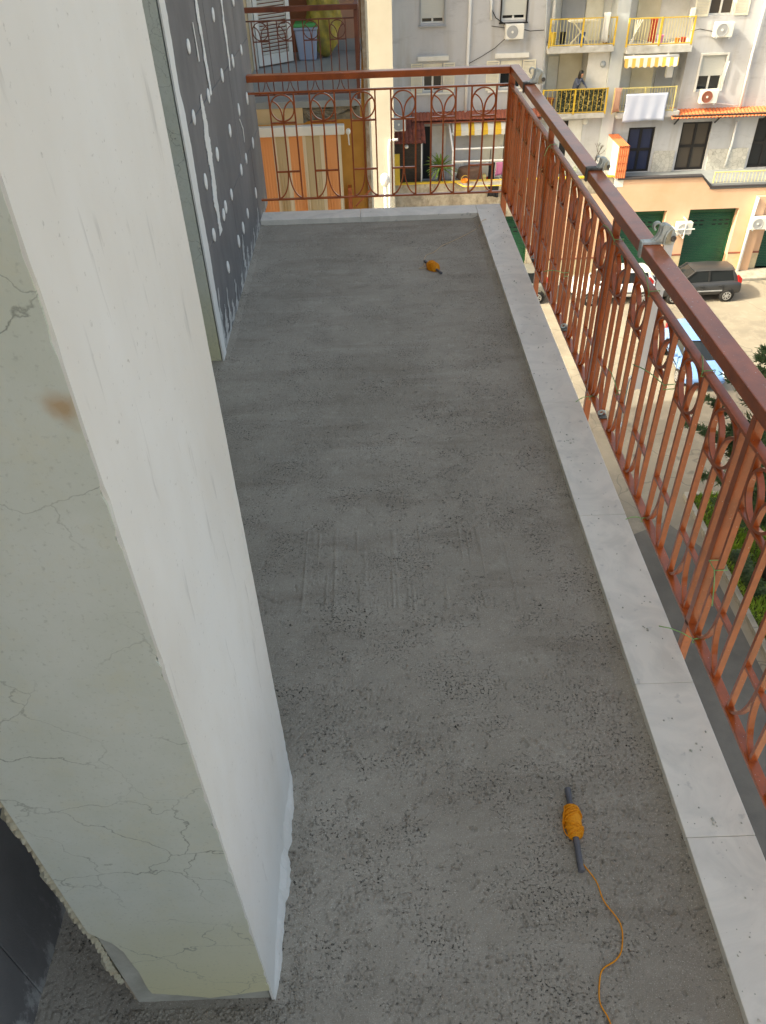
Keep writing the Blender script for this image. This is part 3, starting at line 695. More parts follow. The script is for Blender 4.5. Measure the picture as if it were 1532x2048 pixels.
# --- string winders
def winder(name_label, a, b, r, ball, trail, pale, lab2):
    a = Vector(a); b = Vector(b); ax = (b-a).normalized(); t = thing('string_winder', name_label, 'string winder', tuple((a+b)/2-Vector((0, 0, a.z))), 0, None)
    q = Vector(t.location)
    n = 14; rr = random.Random(2)
    obj('rod', MB().tube([a+(b-a)*k/n for k in range(n+1)], [r*rr.uniform(.94, 1.06) for k in range(n+1)], 10), 'm_rod', t, smooth=True, auto=50)
    cen = a+(b-a)*ball[0]; L, rad = ball[1], ball[2]; u = ax.orthogonal().normalized(); v = ax.cross(u); pts = []
    def rp(s, th, k=1.0): 
        rd = (r+(rad-r)*max(0, 1-abs(s)**2.6)**.5)*k; return cen+ax*(s*L)+(u*math.cos(th)+v*math.sin(th))*rd
    mb = MB()
    mb.tube([rp(s, 0, 0)+Vector((0, 0, 0)) for s in np.linspace(-.97, .97, 15)], [(r+(rad-r)*max(0, 1-abs(s)**2.6)**.5)*.93 for s in np.linspace(-.97, .97, 15)], 14)
    obj('string_core', mb, 'm_string', t, smooth=True)
    mb = MB(); th = 0; N = 900
    for k in range(N+1):
        s = .92*math.sin(k/N*2*math.pi*9.5+.3*math.sin(k*.05)); th = k/N*2*math.pi*38
        pts.append(rp(s, th, 1+.03*math.sin(k*.7)+.04*(k/N)))
    mb.tube(pts, .0016, 5); obj('wound_string', mb, 'm_string', t, smooth=True)
    lo = [rp(s, -1.0+.4*math.sin(s*3), 1.18) for s in np.linspace(-1, 1, 14)]
    obj('loose_loop', MB().tube(lo, .0016, 5), 'm_string', t, smooth=True)
    mb = MB(); tr = [Vector(p) for p in trail]; fine = []
    for k in range(len(tr)-1):
        p0, p1, p2, p3 = tr[max(k-1, 0)], tr[k], tr[k+1], tr[min(k+2, len(tr)-1)]
        for j in range(6):
            x = j/6; fine.append(.5*((2*p1)+(p2-p0)*x+(2*p0-5*p1+4*p2-p3)*x*x+(3*p1-p0-3*p2+p3)*x**3))
    fine.append(tr[-1]); mb.tube(fine, .0018, 6)
    obj('trailing_string', mb, pale, t, smooth=True, label=lab2)
sz = .004
trail = [onZ(a, b, z) for a, b, z in ((1152, 1685, .02), (1160, 1718, .006), (1192, 1762, sz), (1208, 1802, sz), (1241, 1848, sz), (1244, 1895, sz), (1232, 1920, sz), (1206, 1938, sz), (1199, 1965, sz), (1200, 2005, sz), (1216, 2035, sz), (1222, 2060, sz), (1215, 2120, sz))]
winder('grey rod wound with orange string, lying near the pillar', onZ(1135, 1577, .016), onZ(1163, 1743, .016), .0085, (.42, .048, .025), trail, 'm_string', None)
trail = [onZ(a, b, z) for a, b, z in ((858, 534, .016), (838, 537, sz), (848, 531, sz+.003), (851, 512, sz), (868, 504, sz), (885, 491, sz), (910, 480, sz), (940, 465, sz), (956, 455, sz), (963, 443, .042), (972, 438, .043))]
winder('short dark rod with a ball of orange string by the far marble edging', onZ(849, 522, .014), onZ(883, 546, .014), .008, (.5, .05, .036), trail, 'm_string_pale', 'pale end of the string running to the marble edging')

# ================================================================== NEIGHBOUR BALCONY
NY = 10.0; NZ = -.073; NX1 = -.13; NE = 13.1
nb = thing('neighbour_building', 'ochre and pink neighbouring building with the tiled balcony', 'building', (-3, 13, GZ))
obj('wall', MB().box(-9, -1.56, 6.37, NE, GZ, 8.5), 'm_beige_wall', nb)  # unseen near end extended to keep a sun strip off the street
obj('end_wall', MB().box(-9, -.09, NE, 21.2, GZ, 8.5), 'm_ochre', nb)
obj('corner_strip', MB().box(-.0895, -.03, NE-.06, NE+.4, GZ, 8.5), 'm_peel', nb, label='peeling plaster corner strip')
obj('corner_strip', MB().box(-.0295, .0, NE-.02, NE+.4, GZ, 8.5), 'm_offwhite', nb)
obj('balcony_back', MB().box(-.66, -.1, NE-.02, NE-.0005, NZ+.2, 2.9), 'm_pink', nb)
obj('skirting', MB().box(-.66, -.1, NE-.032, NE-.0005, NZ+.05, NZ+.199), 'm_grey_room', nb)
obj('balcony_back', MB().box(-1.55, -.6605, NE-.03, NE-.0005, NZ+.05, 2.9), 'm_terracotta', nb, label='terracotta wall panel behind the bin')
obj('balcony_floor', MB().box(-1.56, NX1+.02, NY-.03, NE-.035, NZ-.02, NZ+.05), 'm_tile_floor', nb, bevel=.004)
rr = random.Random(6)
obj('slab_face', MB().box(-1.56, -.80, NY-.02, NE-.2, NZ-.19, NZ-.0205), 'm_beige_wall', nb)
# broken slab corner: crumbled concrete core showing
obj('slab_core', MB().box(-.7995, NX1-.0, NY+.03, NE-.2, NZ-.17, NZ-.0205), 'm_rough_concrete', nb)
pp = [(-.7999, NZ-.021), (-.7999, NZ-.19)]+[(-.80+.065*k, NZ-.19+.012*k+rr.uniform(-.012, .012)) for k in range(1, 10)]+[(-.16, NZ-.06), (-.15, NZ-.021)]
me = tri_prism(pp, NY+.0, NY+.028); bm = bmesh.new(); bm.from_mesh(me); bmesh.ops.subdivide_edges(bm, edges=bm.edges, cuts=5, use_grid_fill=True)
for v in bm.verts: v.co.y += .012*math.sin(v.co.x*61+v.co.z*37)+rr.uniform(-.01, .01)
bm.to_mesh(me); bm.free(); me.transform(Matrix.Translation(-Vector((-3, 13, GZ)))); obj('broken_concrete', me, 'm_rough_concrete', nb)
obj('lower_wall', MB().box(-9, -1.555, 8.62, NE-.001, -3.4, -.3), 'm_ochre', nb)
g2 = build_rail_meshes('m_rail_old', '_old')
nr = thing('balcony_railing', 'dark rusty tulip railing of the tiled balcony next door', 'railing', (NX1, NY, NZ))
obj('handrail', MB().box(-1.45, NX1+.03, NY-.015, NY+.035, NZ+.93, NZ+.98), 'm_rail_old', nr, bevel=.004)
obj('handrail', MB().box(NX1-.02, NX1+.03, NY+.036, NE-.03, NZ+.93, NZ+.979), 'm_rail_old', nr, bevel=.004)
for z0 in (.114, .846):
    obj('rail', MB().box(-1.45, NX1-.02, NY-.014, NY+.014, NZ+z0, NZ+z0+.012), 'm_rail_old', nr)
    obj('rail', MB().box(NX1-.014, NX1+.014, NY+.02, NE-.03, NZ+z0, NZ+z0+.012), 'm_rail_old', nr)
obj('post', MB().box(NX1-.02, NX1+.02, NY-.02, NY+.02, NZ-.02, NZ+.93), 'm_rail_old', nr)
obj('post', MB().box(-1.44, -1.40, NY-.02, NY+.02, NZ-.02, NZ+.93), 'm_rail_old', nr)
for x in (-1.192, -.915, -.628, -.335): panel(g2, nr, (x, NY, NZ), 0)
for k in range(10): panel(g2, nr, (NX1, NY+.19+.292*k, NZ), R(90))
# louvred door leaf standing open
dr = thing('shutter_door', 'white louvred shutter door leaf standing open on the tiled balcony', 'door', (-1.50, 12.0, NZ+.05), R(38))
mb = MB(); mb.box(0, .06, -.02, .02, .02, 2.1); mb.box(.5, .56, -.02, .02, .02, 2.1); mb.box(.0605, .4995, -.02, .02, .02, .14); mb.box(.0605, .4995, -.02, .02, 1.98, 2.1)
obj('frame', mb, 'm_white', dr, world=False)
sl_ = MB().box(.062, .498, -.012, .004, 0, .006); me = MB().bar((.062, 0, 0), (.498, 0, 0), .034, .006).mesh('louvre'); me.materials.append(MATS['m_white'])
for k in range(44): inst('louvre', me, dr, (0, 0, .16+k*.042), (R(-55), 0, 0))
obj('handle', MB().box(.525, .54, -.05, -.02, .95, 1.08), 'm_dark', dr, world=False)
df = thing('door_frame', 'dark and white door frame at the edge of the tiled balcony', 'door frame', (-1.53, 11.2, NZ+.05))
obj('jamb', MB().box(-1.555, -1.50, 11.9, 11.98, NZ+.05, 2.2), 'm_white', df)
obj('jamb', MB().box(-1.555, -1.46, 10.4, 10.5, NZ+.05, 2.2), 'm_offwhite', df)
obj('rail_gap', MB().box(-1.555, -1.49, 10.6, 10.64, NZ+.05, 2.2), 'm_dark', df)
# bin
p = onZ(613, 122, NZ+.05); bn = thing('waste_bin', 'pale blue plastic bin with a green lid on the tiled balcony', 'bin', (p.x+.02, p.y+.12, NZ+.05))
def taper(x0, y0, x1, y1, z0, z1):
    mb = MB(); mb.v = [(-x0, -y0, z0), (x0, -y0, z0), (x0, y0, z0), (-x0, y0, z0), (-x1, -y1, z1), (x1, -y1, z1), (x1, y1, z1), (-x1, y1, z1)]
    mb.f = [(3, 2, 1, 0), (4, 5, 6, 7), (0, 1, 5, 4), (1, 2, 6, 5), (2, 3, 7, 6), (3, 0, 4, 7)]; return mb
obj('bucket', taper(.12, .10, .155, .14, 0, .37), 'm_bin_blue', bn, world=False, bevel=.02)
obj('rim', taper(.165, .15, .17, .155, .3705, .405), 'm_bin_blue', bn, world=False, bevel=.01)
obj('lid', taper(.175, .16, .15, .14, .4055, .45), 'm_bin_green', bn, world=False, bevel=.012)
p = onZ(652, 114, NZ+.05); bg_ = thing('rubbish_bag', 'full yellow translucent rubbish bag leaning against the pink wall', 'rubbish bag', (p.x, p.y-.02, NZ+.05))
me = bpy.data.meshes.new('bag'); bm = bmesh.new(); bmesh.ops.create_icosphere(bm, subdivisions=4, radius=1)
for v in bm.verts:
    z = (v.co.z+1)/2; r0 = .215*(1-.42*max(0, z-.35)**1.2)
    n_ = 1+.09*math.sin(v.co.x*9+z*14)+.07*math.sin(v.co.y*13-z*19)+.05*math.sin(z*31+v.co.x*17)
    v.co = Vector((v.co.x*r0*n_*1.1, v.co.y*r0*n_*.8, z*1.25*(1 if z < .95 else .98)))
bm.to_mesh(me); bm.free()
for q in me.polygons: q.use_smooth = True
obj('bag', me, 'm_bag', bg_)
# roller awning below
aw = thing('striped_awning', 'orange and beige striped drop awning under the broken balcony slab', 'awning', (-.85, NY-.05, -.5))
obj('cassette', MB().box(-1.42, -.32, NY-.12, NY-.021, NZ-.305, NZ-.20), 'm_white', aw, bevel=.01)
mb = MB(); n = 30
for k in range(n):
    a = k/n; b = (k+1)/n
    def pt(t, zz): return (-1.40+1.03*t, NY-.07-.03*math.sin(t*22)*(zz < -1) - (.08 if zz < -1 else 0), zz)
    mb.quad(pt(a, NZ-.30), pt(b, NZ-.30), pt(b, -2.2), pt(a, -2.2))
mb.weld = True; fab = obj('fabric', mb, 'm_awn_orange', aw); fab.data.transform(Matrix.Translation(Vector((-.85, NY-.05, -.5)))); fab.matrix_parent_inverse = Matrix.Translation(-Vector((-.85, NY-.05, -.5)))
s = fab.modifiers.new('s', 'SOLIDIFY'); s.thickness = .003
obj('bottom_bar', MB().box(-1.41, -.36, NY-.17, NY-.13, -2.24, -2.19), 'm_white', aw)
obj('crank_eye', MB().lathe([(.0, 0), (.028, 0), (.028, .06), (.012, .07), (0, .07)], 12, (-.275, NY-.09, NZ-.27), 'y'), 'm_white', aw)
obj('crank_hook', MB().tube([(-.275, NY-.12, NZ-.30), (-.272, NY-.12, NZ-.4), (-.268, NY-.12, NZ-.42)], .008, 6), 'm_white', aw)
# wall bracket below, rusty
t = thing('iron_bracket', 'rusty iron bracket on the ochre wall under the neighbouring balcony', 'bracket', (-.2, NY+1, -1.9))
p0 = onY(700, 385, 12.9); obj('upright', MB().box(p0.x-.03, p0.x+.03, 12.87, 13.035, p0.z-.5, p0.z+.08), 'm_rail', t)
p1 = onY(742, 378, 12.9); p2 = onY(712, 412, 12.9); obj('brace', MB().bar(tuple(p1), tuple(p2), .025, .025), 'm_rail', t)

# ================================================================== OPPOSITE BUILDING
FY, GY = 39.4, 37.3                                    # upper facade, garage front
TZ = -9.88                                             # terrace level
ap = thing('apartment_block', 'grey apartment block with yellow balconies across the street', 'building', (10, FY, GZ))
def holed_wall(x0, x1, z0, z1, y, holes, depth):
    mb = MB(); xs = sorted({x0, x1, *[h[0] for h in holes], *[h[1] for h in holes]}); zs = sorted({z0, z1, *[h[2] for h in holes], *[h[3] for h in holes]})
    for a, b in zip(xs[:-1], xs[1:]):
        for d, e in zip(zs[:-1], zs[1:]):
            mx, mz = (a+b)/2, (d+e)/2
            if not any(h[0] < mx < h[1] and h[2] < mz < h[3] for h in holes): mb.quad((a, y, d), (b, y, d), (b, y, e), (a, y, e))
    for hx0, hx1, hz0, hz1 in holes:
        yb = y+depth
        mb.quad((hx0, y, hz0), (hx0, yb, hz0), (hx0, yb, hz1), (hx0, y, hz1)); mb.quad((hx1, y, hz0), (hx1, y, hz1), (hx1, yb, hz1), (hx1, yb, hz0))
        mb.quad((hx0, y, hz1), (hx0, yb, hz1), (hx1, yb, hz1), (hx1, y, hz1)); mb.quad((hx0, y, hz0), (hx1, y, hz0), (hx1, yb, hz0), (hx0, yb, hz0))
        mb.quad((hx0, yb, hz0), (hx1, yb, hz0), (hx1, yb, hz1), (hx0, yb, hz1))
    mb.quad((x0, y, z0), (x0, y, z1), (x0, y+1.5, z1), (x0, y+1.5, z0)); mb.quad((x1, y, z0), (x1, y, z1), (x1, y+1.5, z1), (x1, y+1.5, z0))
    mb.quad((x0, y, z1), (x1, y, z1), (x1, y+1.5, z1), (x0, y+1.5, z1))
    return mb
def fr(xl, xr, yt, yb, y=FY):                          # photo rectangle -> (x0,x1,z0,z1) on the facade
    ym = (yt+yb)/2; xm = (xl+xr)/2
    return onY(xl, ym, y).x, onY(xr, ym, y).x, onY(xm, yb, y).z, onY(xm, yt, y).z
W1 = fr(842, 889, -40, 47); W2 = fr(1005, 1054, -40, 40); W3 = fr(846, 885, 127, 184); W4 = fr(999, 1043, 121, 178)
V1 = fr(1424, 1473, -40, 30); V2 = fr(1398, 1447, 110, 182)
D1 = fr(1252, 1304, 255, 341); D2 = fr(1357, 1415, 244, 339); D3 = fr(1505, 1560, 236, 333)
DL = fr(1118, 1160, 241, 345); DS = fr(846, 863, 253, 335); DB = fr(990, 1030, 262, 340)
D1 = (D1[0], D1[1], TZ+.02, D1[3]); D2 = (D2[0], D2[1], TZ+.02, D2[3]); D3 = (D3[0], D3[1], TZ+.02, D3[3])
DL = (DL[0], DL[1], TZ+.02, DL[3]); DS = (DS[0], DS[1]+.7, TZ+.02, DS[3]); DB = (DB[0], DB[1], TZ+.02, DB[3])
RX0, RX1, QX0, QX1 = 7.9, 10.82, 11.38, 14.28
XR_END = 27
LW = holed_wall(.9, RX0, TZ-.3, 4, FY, [W1, W2, W3, W4, DS, DB], .22)
obj('wall', LW, 'm_facade', ap)
obj('wall', holed_wall(QX1, XR_END, TZ-.3, 4, FY-.002, [V1, V2, D2, D3], .22), 'm_facade', ap)
obj('wall', holed_wall(RX0, RX1, TZ-.3, -7.28, FY+.004, [DL], .2), 'm_facade', ap)
obj('wall', holed_wall(QX0, QX1, TZ-.3, -7.35, FY+.006, [D1], .2), 'm_facade', ap)
obj('pier', MB().box(RX1, QX0, FY-.1, FY+1.6, TZ-.2, 4), 'm_pier', ap)
obj('recess_back', MB().box(RX0, QX1, FY+.95, FY+1.7, -7.3, 4), 'm_white', ap)
for (a, b, za, zb_, nm) in ((RX0+.003, RX1-.003, -7.27, -7.05, 'l'), (RX0+.003, RX1-.003, -4.6, -4.33, 'l'), (QX0+.003, QX1-.003, -7.34, -7.08, 'r'), (QX0+.003, QX1-.003, -4.72, -4.40, 'r'), (RX0+.003, RX1-.003, -1.85, -1.6, 'l'), (QX0+.003, QX1-.003, -1.9, -1.6, 'r')):
    obj('balcony_slab', MB().box(a, b, FY-.45, FY+1.5, za, zb_), 'm_slab', ap, bevel=.02)
def railing(x0, x1, z0, z1, y, m, dens=.14, thick=.035):
    t = thing('balcony_railing', '', 'railing', ((x0+x1)/2, y, z0)); mb = MB()
    mb.box(x0, x1, y-.02, y+.02, z1-.04, z1); mb.box(x0, x1, y-.015, y+.015, z0+.03, z0+.06)
    obj('rails', mb, m, t)
    for x in (x0, (x0+x1)/2, x1): obj('post', MB().box(x-thick, x+thick, y-.03, y+.03, z0-.05, z1+.01), m, t)
    mb = MB(); n = int((x1-x0)/dens)
    for k in range(1, n): mb.box(x0+(x1-x0)*k/n-.008, x0+(x1-x0)*k/n+.008, y-.008, y+.008, z0+.0605, z1-.0405)
    obj('balusters', mb, 'm_yellow_pale' if m == 'm_yellow' and dens < .15 else m, t); t2 = mb; return t
t = railing(RX0+.02, RX1-.05, -4.33, -3.28, FY-.42, 'm_yellow'); t['label'] = 'yellow balcony railing in front of the ironing board'
t = railing(RX0-.02, RX1-.02, -7.05, -6.02, FY-.42, 'm_yellow', .2); t['label'] = 'yellow railing with camouflage screen on the balcony where a person leans'
t = railing(QX0-.05, QX1-.1, -4.40, -3.36, FY-.42, 'm_yellow', .12); t['label'] = 'yellow railing of the balcony above the scalloped awning'
t = railing(QX0-.25, QX1-.35, -7.08, -6.05, FY-.42, 'm_yellow_pale', .12, .02); t['label'] = 'thin pale yellow railing behind the hanging white sheet'
obj('camouflage_screen', MB().box(8.55, RX1-.08, FY-.37, FY-.36, -6.98, -6.08), 'm_camo')
tag(bpy.data.objects['camouflage_screen'], 'camouflage net screen tied inside the yellow balcony railing', 'screen')
# windows and doors as parts of the block
def window(h, y, kind):
    x0, x1, z0, z1 = h; yb = y+.215
    f = MB(); tks = .06
    f.box(x0, x0+tks, yb-.08, yb-.002, z0, z1); f.box(x1-tks, x1, yb-.08, yb-.002, z0, z1); f.box(x0+tks, x1-tks, yb-.08, yb-.002, z1-tks, z1); f.box(x0+tks, x1-tks, yb-.08, yb-.002, z0, z0+tks)
    xm = (x0+x1)/2; f.box(xm-.04, xm+.04, yb-.078, yb-.004, z0+tks, z1-tks)
    w_ = obj('window', f, 'm_white', ap)
    obj('pane', MB().box(x0+tks, x1-tks, yb-.03, yb-.02, z0+tks, z1-tks), 'm_glass' if kind != 'red' else 'm_brown_glass', w_)
    if kind in ('roller', 'half'):
        zz = z0+(z1-z0)*(.12 if kind == 'roller' else .42); mb = MB(); n = int((z1-zz)/.06)
        for k in range(n): mb.box(x0+.01, x1-.01, yb-.12, yb-.085, zz+k*.06+.003, zz+(k+1)*.06)
        obj('roller_shutter', mb, 'm_roller', w_)
    return w_
window(W1, FY, 'roller'); w2 = window(W2, FY, 'roller')
for wn in (W1, W2):
    mb = MB(); x0, x1, z0, z1 = wn; mb.box(x0-.07, x0-.002, FY-.04, FY+.02, z0-.07, z1); mb.box(x1+.002, x1+.07, FY-.04, FY+.02, z0-.07, z1); mb.box(x0-.1, x1+.1, FY-.1, FY+.02, z0-.12, z0-.072)
    obj('window_surround', mb, 'm_grey_room' if wn is W1 else 'm_frame_dark', ap)
window(W3, FY, 'open'); window(W4, FY, 'open'); window(V1, FY, 'red'); window(V2, FY, 'half')
def leaf(x0, x1, z0, z1, y, m='m_offwhite'):
    mb = MB(); mb.box(x0, x0+.05, y-.045, y-.005, z0, z1); mb.box(x1-.05, x1, y-.045, y-.005, z0, z1); mb.box(x0+.0505, x1-.0505, y-.045, y-.005, z1-.06, z1); mb.box(x0+.0505, x1-.0505, y-.045, y-.005, z0, z0+.06)
    n = int((z1-z0-.12)/.055)
    for k in range(n): mb.box(x0+.05, x1-.05, y-.038, y-.02, z0+.062+k*.055, z0+.062+k*.055+.04)
    return obj('shutter', mb, m, ap)
for h in (W3, W4, V1):
    x0, x1, z0, z1 = h; wd = (x1-x0)*.58
    leaf(x0-wd-.03, x0-.03, z0-.02, z1+.02, FY); leaf(x1+.03, x1+wd+.03, z0-.02, z1+.02, FY)
for h in (W3, W4):
    x0, x1, z0, z1 = h
    obj('lintel', MB().box(x0-.25, x1+.25, FY-.14, FY-.003, z1+.12, z1+.30), 'm_white', ap, bevel=.01)
    obj('roller_shutter', MB().box(x0+.02, x1-.02, FY+.02, FY+.06, z0+(z1-z0)*.62, z1-.01), 'm_offwhite', ap)
    obj('sill', MB().box(x0-.5, x1+.5, FY-.08, FY-.003, z0-.10, z0-.03), 'm_white', ap)
x0, x1, z0, z1 = V2; mb = MB(); mb.box(x0-.08, x0-.002, FY-.05, FY-.003, z0, z1+.08); mb.box(x1+.002, x1+.08, FY-.05, FY-.003, z0, z1+.08); mb.box(x0-.002, x1+.002, FY-.05, FY-.003, z1+.002, z1+.08); obj('window_surround', mb, 'm_white', ap)
def glazed_door(h, y, m, fm, name='door'):
    x0, x1, z0, z1 = h; yb = y+.19; mb = MB(); t_ = .1
    mb.box(x0, x0+t_, yb-.1, yb, z0, z1); mb.box(x1-t_, x1, yb-.1, yb, z0, z1); mb.box(x0+t_, x1-t_, yb-.1, yb, z1-t_, z1); mb.box(x0+t_, x1-t_, yb-.1, yb, z0, z0+t_)
    xm = (x0+x1)/2; zm = z0+(z1-z0)*.5; mb.box(xm-.06, xm+.06, yb-.098, yb-.002, z0+t_, z1-t_); mb.box(x0+t_, xm-.06, yb-.097, yb-.003, zm-.06, zm+.06); mb.box(xm+.06, x1-t_, yb-.097, yb-.003, zm-.06, zm+.06)
    d = obj(name, mb, fm, ap)
    for a, b in ((x0+t_, xm-.06), (xm+.06, x1-t_)):
        for e, f_ in ((z0+t_, zm-.06), (zm+.06, z1-t_)): obj('pane', MB().box(a, b, yb-.06, yb-.05, e, f_), m, d)
glazed_door(D1, FY, 'm_navy', 'm_frame_dark'); glazed_door(D2, FY, 'm_brown_glass', 'm_frame_dark'); glazed_door(D3, FY, 'm_dark', 'm_frame_dark')
obj('door', MB().box(DL[0]+.35, DL[1], FY+.06, FY+.12, DL[2], DL[3]), 'm_white', ap)
obj('door', MB().box(DL[0], DL[0]+.34, FY+.12, FY+.16, DL[2], DL[3]), 'm_dark', ap, label='dark half-open doorway')
obj('door', MB().box(DS[1]-.68, DS[1], FY+.05, FY+.1, DS[2], DS[3]), 'm_white', ap); obj('doorway', MB().box(DS[0], DS[1]-.69, FY+.14, FY+.18, DS[2], DS[3]), 'm_dark', ap)
obj('doorway', MB().box(DB[0]+.4, DB[1], FY+.14, FY+.18, DB[2], DB[3]), 'm_dark', ap); obj('door', MB().box(DB[0]-.6, DB[0]+.38, FY-.05, FY-.01, DB[2], DB[3]), 'm_offwhite', ap)
# doors behind the recessed balconies
def rdoor(px0, px1, pt_, z0, m, dy=0):
    a = onY(px0, pt_+30, FY+.95); b = onY(px1, pt_+30, FY+.95); tp = onY((px0+px1)/2, pt_, FY+.95)
    d = obj('door', MB().box(a.x, b.x, FY+.87-dy, FY+.948, z0, tp.z), m, ap); return d
rdoor(1094, 1114, 112, -7.05, 'm_offwhite'); rdoor(1117, 1162, 103, -7.05, 'm_beige_door'); obj('side_panel', MB().box(9.85, RX1-.01, FY+.06, FY+.12, -7.05, -4.61), 'm_white', ap)
rdoor(1128, 1175, -60, -4.33, 'm_grey_room', .02); rdoor(1177, 1212, -60, -4.33, 'm_offwhite')
rdoor(1282, 1328, -60, -4.4, 'm_beige_door'); rdoor(1262, 1305, 118, -7.08, 'm_beige_door'); rdoor(1310, 1345, 120, -7.08, 'm_grey_room', .03)
# dado of stone, terrace, parapets, garage front
obj('stone_dado', MB().box(D1[1]+.12, D2[0]-.12, FY-.06, FY-.0035, TZ, TZ+.95), 'm_stone', ap); obj('stone_dado', MB().box(D2[1]+.12, D3[0]-.12, FY-.06, FY-.0035, TZ, TZ+.95), 'm_stone', ap)
gr = thing('garage_wing', 'low peach garage wing with green roller doors and a terrace on top', 'building', (15, GY, GZ))
obj('terrace_floor', MB().box(.9, XR_END, GY+.03, FY+.3, TZ-.25, TZ), 'm_tile_floor', gr)
doors = [(5.0, 7.45), (11.55, 14.02), (15.12, 17.47), (19.0, 21.4), (22.5, 25)]
DZ = -11.05
obj('garage_wall', holed_wall(7.9, XR_END, GZ, TZ-.26, GY, [(a, b, GZ, DZ) for a, b in doors[1:]], .5), 'm_peach', gr)
obj('garage_wall', holed_wall(.9, 7.899, GZ, TZ-.26, GY, [(doors[0][0], doors[0][1], GZ, DZ)], .5), 'm_stain', gr, label='damp-stained part of the garage wall')
for a, b in doors:
    mb = MB(); n = int((DZ-GZ)/.085)
    for k in range(n):
        z = GZ+.01+k*.085; mb.quad((a+.03, GY+.46, z), (b-.03, GY+.46, z), (b-.03, GY+.43, z+.03), (a+.03, GY+.43, z+.03)); mb.quad((a+.03, GY+.43, z+.03), (b-.03, GY+.43, z+.03), (b-.03, GY+.46, z+.083), (a+.03, GY+.46, z+.083))
    d = obj('roller_door', mb, 'm_green_door', gr)
    mb = MB(); mb.box(a, a+.06, GY+.36, GY+.49, GZ, DZ); mb.box(b-.06, b, GY+.36, GY+.49, GZ, DZ); mb.box(a+.06, b-.06, GY+.38, GY+.49, DZ-.28, DZ-.001); obj('door_frame', mb, 'm_green_door', d)
    mb = MB()
    for r_ in range(2):
        for k in range(7):
            if k == 3: continue
            x = a+.25+(b-a-.5)*k/6; mb.box(x-.09, x+.09, GY+.418, GY+.434, DZ-.72-r_*.2, DZ-.66-r_*.2)
    ve = obj('vents', mb, 'm_dark', d); ve['kind'] = 'stuff'
segs = [(7.9, doors[1][0])]+[(doors[k][1], doors[k+1][0]) for k in range(1, 4)]+[(25, XR_END)]
for a, b in segs:
    obj('dado', MB().box(a, b, GY-.03, GY-.003, GZ, GZ+.92), 'm_dado', gr); obj('dado_line', MB().box(a, b, GY-.036, GY-.003, GZ+.9205, GZ+1.0), 'm_brown_line', gr)
for a, b in ((18.1, 18.6),): obj('pilaster', MB().box(a, b, GY-.22, GY-.0305, GZ, TZ-.6), 'm_peach', gr)
# right parapet: solid with dark cap, then a dip with railing
obj('parapet', MB().box(11.45, 15.35, GY-.001, GY+.16, TZ-.259, -9.55), 'm_peach', gr); obj('cap', MB().box(11.4, 15.36, GY-.06, GY+.22, -9.5495, -9.47), 'm_dark_cap', gr)
mb = MB().prism([(15.361, -9.47), (15.361, -9.55), (15.82, -10.06), (15.9, -10.06), (15.9, -9.98)], GY-.06, GY+.22); obj('cap', mb, 'm_dark_cap', gr)
obj('parapet', MB().prism([(15.352, -9.56), (15.352, TZ-.258), (15.82, TZ-.258), (15.82, -10.07)], GY-.001, GY+.16), 'm_peach', gr)
obj('cap', MB().box(15.901, XR_END, GY-.06, GY+.22, -10.055, -9.975), 'm_dark_cap', gr)
t = railing(15.95, 26, -9.975, -9.38, GY+.1, 'm_yellow_pale', .16, .02); t['label'] = 'long yellow railing on the terrace edge above the garages'
obj('parapet', MB().box(.9, 11.2, GY-.002, GY+.14, TZ-.2595, -9.42), 'm_stain', gr); obj('cap', MB().box(.9, 11.2, GY-.03, GY+.17, -9.4195, -9.36), 'm_yellow', gr, label='yellow rail along the stained parapet')
# dividing wall with tile coping
dv = thing('dividing_wall', 'white dividing wall with orange tile coping on the terrace', 'wall', (11.5, 38.3, TZ))
obj('wall', MB().box(11.24, 11.68, GY-.01, FY-.101, TZ, -8.12), 'm_white', dv)
def tile_mesh(w, L):
    mb = MB(); n = 6
    for t_ in (0, 1):
        for k in range(n+1):
            a = math.pi*k/n; r_ = w/2*(1-.12*t_); mb.v.append((-r_*math.cos(a), t_*L, r_*.7*math.sin(a)))
    for k in range(n): mb.f.append((k, k+1, n+1+k+1, n+1+k))
    me = mb.mesh('roof_tile', True); me.materials.append(MATS['m_tile']); return me
tm = tile_mesh(.13, .36); b0 = Vector((11.5, 38.3, TZ))
for i in range(7):
    for j in range(5): inst('roof_tile', tm, dv, (11.27+j*.095-b0.x, GY+i*.28-.08-b0.y, -8.10-b0.z+.0), (R(2), 0, 0))
for i in range(4):
    for j in range(5): inst('roof_tile', tm, dv, (11.27+j*.095-b0.x, GY-.03-b0.y, -9.46+.33*i-b0.z), (R(87), 0, 0))
# orange canopy
cn = thing('tile_canopy', 'orange clay tile canopy over the dark terrace doors', 'canopy', (20, FY, -7.2))
CX0 = onY(1343, 237, FY-.5).x
obj('board', MB().bar((CX0, FY-.3, -7.28), (XR_END, FY-.3, -7.28), .66, .04), 'm_dark_wood', cn)
tm2 = tile_mesh(.2, .34); b0 = Vector((20, FY, -7.2))
n = int((XR_END-CX0)/.165)
for i in range(3):
    for j in range(n): inst('roof_tile', tm2, cn, (CX0+.08+j*.165-b0.x, -.68+i*.25, -.2+i*.085), (R(20), 0, 0))
for x in (14.3, 16.2, 18.4, 20.5): obj('strut', MB().bar((x, FY-.01, -7.75), (x, FY-.55, -7.36), .05, .05), 'm_dark', cn)
